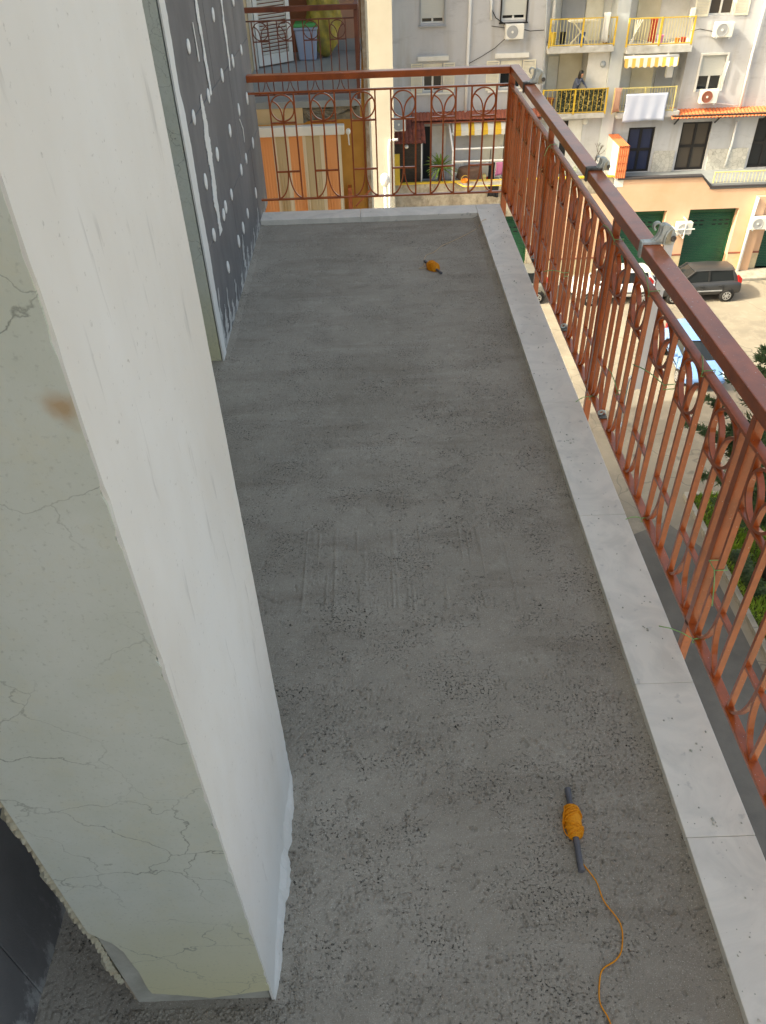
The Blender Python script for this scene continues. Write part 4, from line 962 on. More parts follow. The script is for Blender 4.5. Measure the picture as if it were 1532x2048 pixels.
# tile canopy over the left terrace, shade painted into its red-brown
cn = thing('tile_canopy', 'tile canopy with shade in its red-brown colour above the terrace with the palm', 'canopy', (4, FY, -6.9))
obj('board', MB().box(1.9, 7.85, FY-.55, FY-.004, -7.22, -7.17), 'm_tile_shaded', cn)
tm3 = tm2.copy(); tm3.materials.clear(); tm3.materials.append(MATS['m_tile_shaded'])
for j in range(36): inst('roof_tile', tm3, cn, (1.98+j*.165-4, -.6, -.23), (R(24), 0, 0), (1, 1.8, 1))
# cream wing
cw = thing('cream_wing', 'tall cream side wing standing beside the grey apartment block', 'building', (-4, 37, GZ))
WX = onY(786, 150, 36.2).x
obj('wall', MB().box(-14, WX, 36.2, 42, GZ, 5), 'm_cream', cw)
t = obj('drainpipe', MB().tube([onY(796, 279, 36.1), onY(779, 281, 36.1), onY(778, 300, 36.1), Vector((onY(777, 300, 36.1).x, 36.1, GZ))], .06, 8), 'm_white_metal', smooth=True); tag(t, 'white drainpipe down the corner of the cream wing', 'drainpipe')
t = obj('yellow_screen', MB().box(WX+.03, WX+.26, 37.18, 37.28, -9.4, -8.05), 'm_yellow'); tag(t, 'narrow bright yellow screen beside the cream wing', 'screen')
# pipes and cables
def pipe(pts, r, m, label, cat='drainpipe', y=FY-.08):
    P_ = [onY(a, b, y) for a, b in pts]; return tag(obj(cat.replace(' ', '_'), MB().tube(P_, r, 7), m, smooth=True), label, cat)
pipe([(942, -60), (940, 20), (936, 110), (931, 226)], .07, 'm_white_metal', 'pale drainpipe between the two shuttered windows')
pipe([(1545, -60), (1528, 20), (1505, 105), (1480, 214)], .06, 'm_white_metal', 'white drainpipe running down to the orange canopy', y=FY-.1)
pipe([(1474, 243), (1463, 290), (1450, 331)], .05, 'm_white_metal', 'white drainpipe under the orange canopy to the terrace', y=FY-.1)
pipe([(984, -30), (982, 40)], .05, 'm_white_metal', 'short white pipe left of the upper roller shutter')
pipe([(983, 18), (992, 36), (1012, 50)], .02, 'm_dark', 'dark cable drooping to the upper air conditioner', 'cable')
pipe([(983, 52), (1011, 56)], .015, 'm_dark', 'thin cable running sideways to the upper air conditioner', 'cable')
pipe([(1044, 58), (1060, 62), (1088, 60)], .015, 'm_dark', 'thin cable from the air conditioner to the balcony corner', 'cable')
pipe([(1012, 76), (990, 96), (965, 112), (938, 127)], .015, 'm_dark', 'long drooping cable below the upper air conditioner', 'cable')
pipe([(1095, -40), (1093, 40), (1088, 120), (1082, 180)], .03, 'm_grey_pole', 'grey conduit beside the stacked balconies', 'conduit')
pipe([(1459, 122), (1452, 145), (1447, 168)], .03, 'm_grey_pole', 'bent grey hose beside the small window', 'hose', FY-.12)
pipe([(1432, 206), (1478, 211)], .02, 'm_white_metal', 'thin white pipe from the lower air conditioner', 'pipe')
pipe([(1382, 62), (1400, 58), (1426, 63)], .015, 'm_dark', 'curved cable feeding the right air conditioner', 'cable')
P_ = [onY(1517, 395, GY-.3), onY(1500, 450, GY-.3), Vector((onY(1500, 450, GY-.3).x, GY-.3, GZ+.13))]
tag(obj('drainpipe', MB().tube(P_, .07, 8), 'm_white_metal', smooth=True), 'white drainpipe standing in front of the peach garage wall', 'drainpipe')
# air conditioners
def ac(px, py, y, label, wd=.8, dark='m_grey_room', cage=False):
    p = onY(px, py, y); t = thing('air_conditioner', label, 'air conditioner', (p.x, y, p.z-.28), 0, 'air conditioners on the walls across the street')
    obj('casing', MB().box(-wd/2, wd/2, -.38, -.08, 0, .56), 'm_white', t, world=False, bevel=.02)
    obj('fan_grille', MB().lathe([(.0, .0), (.1, .004), (.22, .004), (.235, .018), (.25, .0)], 20, (-wd/2+.3, -.381, .28), 'y'), dark, t, world=False)
    obj('hub', MB().lathe([(0, 0), (.05, 0), (.05, .02), (0, .02)], 12, (-wd/2+.3, -.385, .28), 'y'), 'm_white', t, world=False)
    for s_ in (-1, 1): obj('bracket', MB().box(s_*wd*.36-.02, s_*wd*.36+.02, -.40, 0, -.05, -.001), 'm_grey_pole', t, world=False)
    if cage:
        mb = MB(); mb.bar((-wd/2-.1, -.45, .28), (wd/2+.1, -.45, .28), .04, .04); mb.bar((0, -.45, -.15), (0, -.45, .7), .04, .04); mb.bar((-wd/2-.1, -.45, .28), (-wd/2-.1, 0, .28), .04, .04); mb.bar((0, -.45, .7), (0, 0, .7), .04, .04); mb.bar((0, -.45, -.15), (0, 0, -.15), .04, .04)
        obj('cage', mb, 'm_white_metal', t, world=False)
ac(1027, 61, FY, 'white air conditioner below the upper roller-shuttered window')
ac(1443, 57, FY, 'white air conditioner under the window with cream shutters')
ac(1413, 190, FY, 'white air conditioner with dark brown fan below the small window', dark='m_brown_line')
ac(1364, 452, GY, 'white caged air conditioner on the garage wall between green doors', .75, cage=True)
ac(1516, 442, GY-.2, 'white air conditioner beside the drainpipe on the garage wall', .9)
ac(797, 245, FY-1.4, 'grey-white air conditioner mounted above the tiled shed', .6)
t = bpy.data.objects.new('ac', None); bpy.data.objects.remove(t)

# ---- balcony clutter
def lump_cloth(name, x0, x1, z0, z1, y, m, label, cat, fold=.03, n=24, nz=8, seed=1):
    rr = random.Random(seed); mb = MB(); ph = rr.random()*6; I = []
    for i in range(n+1):
        for j in range(nz+1):
            u, v = i/n, j/nz; x = x0+(x1-x0)*u+.02*math.sin(v*4+u*9); z = z1+(z0-z1)*v-.03*math.sin(u*5+ph)*v
            mb.v.append((x, y+fold*math.sin(u*22+ph+v)*(0.3+v)-.02*v, z))
    for i in range(n):
        for j in range(nz): a = i*(nz+1)+j; mb.f.append((a, a+1, a+nz+2, a+nz+1))
    o = obj(name, mb, m, smooth=True); s_ = o.modifiers.new('s', 'SOLIDIFY'); s_.thickness = .012
    return tag(o, label, cat)
a = onY(1254, 188, FY-.5); b = onY(1336, 240, FY-.5)
lump_cloth('bed_sheet', a.x-.02, onY(1332, 210, FY-.5).x, b.z, a.z, FY-.5, 'm_sheet', 'white bed sheet hung over the lower balcony railing', 'sheet', .014, 40, 10, 3)
a = onY(1238, 178, FY-.5); lump_cloth('towel', a.x-.16, a.x+.14, a.z-.95, a.z+.05, FY-.5, 'm_pink', 'dusty pink towel hung at the end of the lower balcony', 'towel', .02, 10, 6, 4)
a = onY(1304, 62, FY-.38); lump_cloth('rug', a.x-.12, a.x+.2, -4.3, -3.4, FY-.36, 'm_red', 'red and dark cloth hanging inside the yellow railing', 'cloth', .03, 10, 6, 5)
a = onY(1207, 55, FY-.3); o = lump_cloth('white_cloth', a.x-.1, a.x+.2, -4.2, -3.1, FY-.48, 'm_white', 'white cloth draped over the corner of the upper yellow railing', 'cloth', .04, 8, 6, 6)
# ironing board
ib = thing('ironing_board', 'cream folding ironing board with crossed legs on the upper yellow balcony', 'ironing board', (9.35, FY-.1, -4.33))
obj('board', MB().prism([(-.62, .9), (-.5, .86), (.62, .86), (.7, .9), (.62, .94), (-.5, .94)], -.2, .2), 'm_offwhite', ib, world=False, bevel=.01)
for s_ in (-1, 1): obj('leg', MB().bar((-.42*s_, .1*s_, 0), (.38*s_, .1*s_, .86), .05, .05), 'm_offwhite', ib, world=False)
# folded clothes airer
fa = thing('clothes_airer', 'folded white clothes airer leaning on the right yellow balcony', 'airer', (11.75, FY-.2, -4.40))
for k in range(4): obj('leg', MB().bar((-.25+.06*k, 0, 0), (.22-.1*k, .02*k, .95), .025, .025), 'm_white_metal', fa, world=False)
obj('bar', MB().bar((-.1, .03, .5), (.12, .03, .5), .02, .02), 'm_white_metal', fa, world=False)
def pot(x, y, z, r, h, m, label, cat='pot'):
    t = obj(cat.replace(' ', '_'), MB().lathe([(0, z), (r*.75, z), (r, z+h*.9), (r*1.08, z+h*.9), (r*1.08, z+h), (r*.9, z+h), (r*.85, z+h*.85), (0, z+h*.85)], 14, (x, y, 0)), m, smooth=True, auto=40); return tag(t, label, cat)
pot(13.9, FY-.2, -4.4, .12, .22, 'm_red', 'red flower pot at the end of the right yellow balcony', 'flower pot'); pot(13.62, FY-.2, -4.4, .1, .2, 'm_orange', 'orange flower pot near the end of the right yellow balcony', 'flower pot')
pot(12.95, FY+.1, -4.4, .14, .3, 'm_pink_cloth', 'pink bucket behind the right yellow railing', 'bucket'); pot(9.5, FY+.3, -4.33, .16, .4, 'm_blue', 'blue bucket behind the ironing board', 'bucket')
pot(8.15, FY-.1, -4.33, .12, .5, 'm_yellow', 'yellow pail at the left end of the upper balcony', 'pail'); pot(8.62, FY+.2, -4.33, .14, .45, 'm_black_cloth', 'dark bucket beside the ironing board legs', 'bucket')
pot(10.5, FY+.0, -4.33, .13, .3, 'm_terracotta', 'clay pot in the corner of the upper left balcony', 'flower pot'); pot(8.25, FY-.05, -7.05, .22, .6, 'm_terracotta', 'round clay urn at the open end of the camouflage railing', 'urn')
t = thing('closed_parasol', 'folded white parasol standing in the corner of the upper balcony', 'parasol', (8.12, FY+.2, -4.33)); obj('cloth', MB().lathe([(.03, .7), (.1, .8), (.09, 1.3), (.05, 1.9), (.015, 2.2)], 10), 'm_white', t, world=False, smooth=True); obj('pole', MB().tube([(0, 0, 0), (0, 0, 2.25)], .02, 6), 'm_white_metal', t, world=False)
# wall box + meter on right lower balcony
p = onY(1342, 143, FY-.05); t = obj('wall_box', MB().box(p.x-.16, p.x+.16, FY+.1, FY+.3, p.z-.28, p.z+.28), 'm_white', bevel=.02); tag(t, 'white boiler box on the wall of the lower right balcony', 'wall box')
p = onY(1385, 25, FY-.05); t = obj('wall_box', MB().box(p.x-.1, p.x+.1, FY-.15, FY-.004, p.z-.18, p.z+.18), 'm_white', bevel=.01); tag(t, 'small white box on the wall beside the cream shutters', 'wall box')
# scalloped awning
a = onY(1251, 112, FY-.6); b = onY(1362, 106, FY-.6)
sa = thing('scalloped_awning', 'rolled yellow and white awning with scalloped edge under the balcony', 'awning', (a.x, FY-.5, a.z))
obj('roll', MB().tube([(a.x, FY-.5, -4.86), (b.x-.05, FY-.5, -4.86)], .09, 10), 'm_white', sa, smooth=True)
mb = MB(); n = 72; L_ = b.x-.05-a.x
for k in range(n):
    u0, u1 = k/n, (k+1)/n; dz = lambda u: -.30-.07*abs(math.sin(u*math.pi*9))
    mb.quad((L_*u0, -.10, -4.86-a.z), (L_*u1, -.10, -4.86-a.z), (L_*u1, -.14, -4.86-a.z+dz(u1)), (L_*u0, -.14, -4.86-a.z+dz(u0)))
obj('valance', mb, 'm_awn_yellow2', sa, world=False)
for x in (a.x+.4, b.x-.5): obj('bracket', MB().box(x-.03, x+.03, FY-.46, FY-.40, -4.80, -4.725), 'm_white', sa)
# rosette ornament and light on walls
for px, py, lab in ((1206, 128, 'round grey wall lamp beside the white panel'), (1170, 243, 'white round lamp on the terrace wall by the plant')):
    p = onY(px, py, FY+.05 if py < 200 else FY); y_ = FY+.058 if py < 200 else FY
    tag(obj('wall_lamp', MB().lathe([(0, 0), (.13, 0), (.13, .05), (.09, .1), (0, .12)], 14, (p.x, y_, p.z), 'y'), 'm_grey_pole' if py < 200 else 'm_white', smooth=True), lab, 'wall lamp')

# ---- person on the balcony
pe = thing('person', 'person with long dark hair and slate top leaning over the camouflage-screened balcony', 'person', (9.35, FY-.02, -7.05))
V = {'pel': (0, 0, .92), 'spine': (.05, -.05, 1.12), 'chest': (.13, -.14, 1.32), 'neck': (.19, -.20, 1.46), 'head': (.23, -.25, 1.58), 'top': (.23, -.25, 1.66),
     'kl': (-.08, -.04, .5), 'al': (-.09, .0, .07), 'tl': (-.07, -.16, .03), 'kr': (.09, -.05, .5), 'ar': (.10, 0, .07), 'tr': (.12, -.16, .03),
     'sl': (-.02, -.18, 1.36), 'el': (.08, -.34, 1.16), 'hl': (.24, -.32, 1.44), 'sr': (.27, -.08, 1.36), 'er': (.42, -.2, 1.14), 'hr': (.5, -.36, 1.03)}
Eg = [('pel', 'spine'), ('spine', 'chest'), ('chest', 'neck'), ('neck', 'head'), ('head', 'top'), ('pel', 'kl'), ('kl', 'al'), ('al', 'tl'), ('pel', 'kr'), ('kr', 'ar'), ('ar', 'tr'), ('chest', 'sl'), ('sl', 'el'), ('el', 'hl'), ('chest', 'sr'), ('sr', 'er'), ('er', 'hr')]
RD = {'pel': .15, 'spine': .13, 'chest': .14, 'neck': .06, 'head': .095, 'top': .07, 'kl': .065, 'kr': .065, 'al': .04, 'ar': .04, 'tl': .035, 'tr': .035, 'sl': .06, 'sr': .06, 'el': .045, 'er': .045, 'hl': .035, 'hr': .035}
ks = list(V); me = bpy.data.meshes.new('body'); me.from_pydata([V[k] for k in ks], [(ks.index(a), ks.index(b)) for a, b in Eg], [])
bo = bpy.data.objects.new('body', me); COL.objects.link(bo); bo.parent = pe
sk = bo.modifiers.new('skin', 'SKIN')
for i, k in enumerate(ks): me.skin_vertices[0].data[i].radius = (RD[k], RD[k]); me.skin_vertices[0].data[i].use_root = (k == 'pel')
bo.modifiers.new('sub', 'SUBSURF').levels = 1
def m_person(s):
    sx = s.n('ShaderNodeSeparateXYZ'); s.l(s.co, sx.inputs[0]); s.base(s.ramp(sx.outputs[2], [(0, c('22242c')), (.92/2, c('4d566b'))], 'CONSTANT'))
    mr = s.n('ShaderNodeMapRange'); mr.inputs[1].default_value = 0; mr.inputs[2].default_value = 2; s.l(sx.outputs[2], mr.inputs[0])
    s.base(s.ramp(mr.outputs[0], [(0, c('22242c')), (.46, c('4d566b')), (.722, c('b98a70'))], 'CONSTANT')); s.set(Roughness=.8)
me.materials.append(custom(m_person))
mb = MB(); rr = random.Random(9)
hp = Vector((.22, -.235, 1.6))
bmh = bmesh.new(); bmesh.ops.create_icosphere(bmh, subdivisions=3, radius=1); hm = bpy.data.meshes.new('hair')
for v in bmh.verts:
    x, y, z = v.co; dn = max(0, -z); v.co = Vector((hp.x-.02+x*.115-dn*.09, hp.y+.03+y*.115+dn*.06, hp.z+.02+(z*.12 if z > 0 else z*.36)))
bmh.to_mesh(hm); bmh.free()
for q in hm.polygons: q.use_smooth = True
obj('hair', hm, 'm_hair', pe)

# ---- terrace clutter, left
sh = thing('garden_shed', 'dark slatted shed with a red corrugated tile roof on the terrace', 'shed', (1.7, 38, TZ))
sx0, sx1 = onY(790, 320, 37.75).x, onY(842, 320, 37.75).x; zt_ = onY(815, 288, 37.75).z
n = 14
for k in range(n): obj('plank', MB().box(sx0, sx1, 37.75, 37.80, TZ+(zt_-TZ)*k/n+.006, TZ+(zt_-TZ)*(k+1)/n), 'm_dark_wood', sh)
obj('side_wall', MB().box(sx1-.06, sx1-.01, 37.801, 39.35, TZ, zt_+.2), 'm_dark_wood', sh); obj('corner_post', MB().box(sx1, sx1+.05, 37.74, 37.8, TZ, zt_), 'm_white_metal', sh)
mb = MB(); nn = 48; xx0, xx1 = sx0-.15, sx1+.2
for k in range(nn+1):
    x = xx0+(xx1-xx0)*k/nn; dz = .045*abs(math.sin(k*math.pi/6)); mb.v += [(x, 37.6, zt_+.02+dz), (x, 39.2, zt_+.75+dz)]
for k in range(nn): mb.f.append((2*k, 2*k+2, 2*k+3, 2*k+1))
o = obj('roof', mb, 'm_tile_old', sh); s = o.modifiers.new('s', 'SOLIDIFY'); s.thickness = .02
tag(obj('shed_lamp', MB().lathe([(0, 0), (.09, 0), (.09, .06), (0, .1)], 12, (onY(813, 293, 37.74).x, 37.748, onY(813, 293, 37.74).z), 'y'), 'm_white', smooth=True), 'small round white lamp on the front of the slatted shed', 'lamp')
def palm(loc, h, n, L, label, seed, pm='m_palm'):
    rr = random.Random(seed); t = thing('palm_plant', label, 'palm', loc)
    obj('pot', MB().lathe([(0, 0), (.2, 0), (.26, .3), (.24, .3), (0, .27)], 14), 'm_terracotta', t, world=False, smooth=True, auto=40)
    obj('trunk', MB().tube([(0, 0, .25), (.01, 0, h*.6), (0, 0, h)], [.09, .1, .08], 8), 'm_bark', t, world=False)
    mb = MB()
    for k in range(n):
        a = rr.random()*6.28; el = rr.uniform(-.1, 1.35); l_ = L*rr.uniform(.75, 1.1); d = Vector((math.cos(a)*math.cos(el), math.sin(a)*math.cos(el), math.sin(el)))
        sd_ = Vector((-math.sin(a), math.cos(a), 0)); p0_ = Vector((0, 0, h)); prev = None
        for q in range(6):
            tt = q/5; p_ = p0_+d*l_*tt+Vector((0, 0, -.35*l_*tt*tt)); wv = .06*L*(1-tt)**.6*(.4+tt)
            cur = (p_-sd_*wv, p_+Vector((0, 0, wv*.4)), p_+sd_*wv)
            if prev: mb.quad(prev[0], prev[1], cur[1], cur[0]); mb.quad(prev[1], prev[2], cur[2], cur[1])
            prev = cur
    obj('fronds', mb, pm, t, world=False)
p = onY(880, 362, 37.9); palm((p.x, 37.95, TZ), .95, 60, 1.05, 'spiky green palm in a pot behind the stained parapet', 3)
p = onY(1140, 340, 38.0); palm((p.x, 38.0, TZ), .55, 24, .6, 'bushy green potted palm by the white terrace door', 4)
# bare branches
bt = thing('bare_shrub', 'leafless shrub in a white pot beside the dividing wall', 'shrub', (10.45, 38.2, TZ))
obj('pot', MB().lathe([(0, 0), (.18, 0), (.22, .35), (.2, .35), (0, .3)], 12), 'm_white', bt, world=False, smooth=True, auto=40)
mb = MB(); rr = random.Random(12)
def twig(p_, d, L, r_, dep):
    q_ = p_+d*L; mb.tube([p_, (p_+q_)/2+Vector((rr.uniform(-.03, .03), 0, 0)), q_], [r_, r_*.8, r_*.55], 5)
    if dep:
        for k in range(3): twig(q_, (d+Vector((rr.uniform(-.8, .8), rr.uniform(-.6, .6), rr.uniform(-.1, .5)))).normalized(), L*.68, r_*.6, dep-1)
twig(Vector((0, 0, .3)), Vector((0, 0, 1)), .6, .03, 3); obj('branches', mb, 'm_bark', bt, world=False)
# awning frame on the terrace
af = thing('terrace_awning', 'yellow and white striped awning on a white pole frame over the terrace', 'awning', (4.5, 38.3, TZ))
A0 = onY(893, 238, 39.2); A1 = onY(905, 300, 38.0); x2 = onY(1030, 260, 38).x
for xx in (A1.x, x2+.4):
    obj('post', MB().tube([(xx, 37.7, TZ), (xx, 37.7, onY(906, 302, 37.7).z), (xx-.1, 39.3, onY(895, 240, 39.3).z)], .045, 8), 'm_white_metal', af)
for py_, yy in ((266, 38.65), (297, 37.95), (322, 37.69)):
    z_ = onY(950, py_, yy).z; obj('cross_pole', MB().tube([(A1.x, yy, z_), (x2+.4, yy, z_)], .04, 8), 'm_white_metal', af)
mb = MB(); n = 24; za, zb2 = onY(960, 232, 39.3).z, onY(960, 262, 38.65).z; xa, xb = A1.x+.05, x2+.35
for k in range(n):
    a, b = xa+(xb-xa)*k/n, xa+(xb-xa)*(k+1)/n; q = lambda k_: -.18-.05*abs(math.sin(k_*1.3))
    mb.quad((a, 39.3, za), (b, 39.3, za), (b, 38.62, zb2+.05), (a, 38.62, zb2+.05)); mb.quad((a, 38.62, zb2+.05), (b, 38.62, zb2+.05), (b, 38.6, zb2+.05+q(k+1)), (a, 38.6, zb2+.05+q(k)))
mb.weld = True; o = obj('fabric', mb, 'm_awn_yellow', af); s = o.modifiers.new('s', 'SOLIDIFY'); s.thickness = .008
# table with brown cover, chair, bin, broom, dustpan
p = onY(940, 345, 38.3); tb = thing('covered_table', 'small table under a brown cloth behind the terrace parapet', 'table', (p.x, 38.4, TZ))
mb = MB()
N_ = 28
for j, (r_, z_) in enumerate(((0, .80), (.52, .80), (.56, .74), (.58, .5), (.62, .34))):
    for k in range(N_):
        a = 6.283*k/N_; f_ = 1+.06*math.sin(a*7)*(j > 2); mb.v.append((r_*f_*math.cos(a), r_*f_*.7*math.sin(a), z_))
for j in range(4):
    for k in range(N_): mb.f.append((j*N_+k, j*N_+(k+1) % N_, (j+1)*N_+(k+1) % N_, (j+1)*N_+k))
obj('cloth', mb, 'm_brown_cover', tb, world=False, smooth=True)
for sx_ in (-1, 1):
    for sy_ in (-1, 1): obj('leg', MB().box(sx_*.36-.03, sx_*.36+.03, sy_*.22-.03, sy_*.22+.03, 0, .76), 'm_dark_wood', tb, world=False)
p = onY(920, 345, 38.7); ch = thing('plastic_chair', 'white plastic garden chair beside the brown covered table', 'chair', (p.x-.05, 38.75, TZ))
obj('seat', MB().box(-.22, .22, -.22, .22, .42, .45), 'm_white', ch, world=False, bevel=.01)
for sx_ in (-1, 1):
    for sy_ in (-1, 1): obj('leg', MB().box(sx_*.2-.02, sx_*.2+.02, sy_*.2-.02, sy_*.2+.02, 0, .42), 'm_white', ch, world=False)
obj('backrest_frame', MB().box(-.22, .22, .2, .23, .82, .88), 'm_white', ch, world=False)
for k in range(6): obj('slat', MB().box(-.21+k*.08, -.18+k*.08, .2, .225, .45, .82), 'm_white', ch, world=False)
p = onY(965, 348, 38.4); t = obj('yellow_box', taper(.14, .14, .17, .17, 0, .45), 'm_yellow_pale', bevel=.01); t.location = (p.x, 38.4, TZ); tag(t, 'yellow box standing on the terrace floor beside the table', 'box')
p = onY(974, 346, 38.5); t = thing('dustpan', 'red dustpan on the terrace floor', 'dustpan', (p.x+.05, 38.5, TZ)); obj('pan', MB().prism([(-.15, 0), (.15, 0), (.15, .02), (-.12, .06), (-.15, .1)], -.12, .12), 'm_red', t, world=False); obj('handle', MB().tube([(-.13, 0, .05), (-.2, 0, .5)], .015, 6), 'm_red', t, world=False)
p = onY(978, 340, 39.2); t = thing('broom', 'thin broom leaning against the terrace wall', 'broom', (p.x, 39.2, TZ)); obj('stick', MB().tube([(0, 0, .1), (.06, .17, 1.45)], .016, 6), 'm_dark_wood', t, world=False); obj('head', MB().box(-.14, .14, -.03, .03, 0, .12), 'm_red', t, world=False)
# clothes on an indoor airer: pink and dark
p = onY(993, 325, 38.4); al_ = thing('clothes_rack', 'white clothes rack with hanging laundry on the terrace', 'rack', (p.x, 38.4, TZ))
for s_ in (-1, 1): obj('leg', MB().bar((-.4*s_, 0, 0), (.35*s_, 0, 1.0), .025, .025), 'm_white_metal', al_, world=False)
obj('top_bar', MB().tube([(-.5, 0, 1.0), (.6, 0, 1.0)], .014, 6), 'm_white_metal', al_, world=False)
lump_cloth('pink_shirt', p.x-.02, p.x+.36, TZ+.42, TZ+1.01, 38.36, 'm_pink_cloth', 'pink shirt hanging on the white clothes rack', 'shirt', .03, 10, 6, 8); lump_cloth('dark_trousers', p.x-.38, p.x-.08, TZ+.2, TZ+1.01, 38.37, 'm_black_cloth', 'dark trousers hanging on the white clothes rack', 'trousers', .03, 10, 6, 9)
# yellow drying rack projecting over the parapet
q = [onY(a_, b_, y_) for a_, b_, y_ in ((905, 362, 37.2), (922, 384, 36.5), (1012, 379, 36.5), (1012, 357, 37.2))]; zr = -9.33
yr_ = thing('drying_rack', 'yellow drying rack projecting out over the stained parapet', 'drying rack', (5, 37.2, zr))
x0_, x1_ = onY(908, 368, 37.2).x, onY(1012, 360, 37.2).x
for p_, q_ in (((x0_, 37.26, zr), (x0_+.4, 36.5, zr-.02)), ((x0_+.4, 36.5, zr-.02), (x1_, 36.5, zr-.02)), ((x1_, 36.5, zr-.02), (x1_, 37.26, zr)), ((x0_, 37.26, zr), (x1_, 37.26, zr))): obj('frame_bar', MB().tube([p_, q_], .025, 6), 'm_yellow', yr_)
for k in range(5): obj('line', MB().tube([(x0_+.07+.08*k, 37.13-.14*k, zr), (x1_, 37.13-.14*k, zr)], .006, 4), 'm_white_metal', yr_)
p = onY(987, 370, 36.6); lump_cloth('black_bag', p.x-.26, p.x+.26, zr-.55, zr-.0, 36.62, 'm_black_cloth', 'black cloth bag hung on the yellow drying rack', 'bag', .03, 10, 6, 10)
p = onY(930, 366, 37.0); t = thing('peg_basket', 'small orange peg basket on the drying rack', 'basket', (p.x, 37.0, zr)); obj('basket', MB().lathe([(0, .0), (.16, .02), (.2, .14), (.19, .14), (.15, .04), (0, .03)], 14), 'm_orange', t, world=False); obj('handle', MB().tube([(-.19*math.cos(a), 0, .12+.2*math.sin(a)) for a in np.linspace(0, math.pi, 9)], .012, 5), 'm_yellow', t, world=False)
# floor of street: lamp
LP = onY(770, 360, 34.6); lm = thing('street_lamp', 'white globe street lamp on a slim pole before the cream wing', 'street lamp', (LP.x, 34.6, GZ))
obj('pole', MB().tube([(LP.x, 34.6, GZ), (LP.x, 34.6, LP.z-.24)], [.09, .065], 10), 'm_white_metal', lm, smooth=True); obj('base', MB().lathe([(0, 0), (.16, 0), (.16, .5), (.1, .6), (0, .6)], 12), 'm_white_metal', lm, world=False)
obj('globe', MB().lathe([(.02, -.26), (.14, -.22), (.2, -.08), (.21, .05), (.16, .2), (.07, .27), (0, .275)], 18, tuple(LP)), 'm_white_metal', lm, smooth=True)
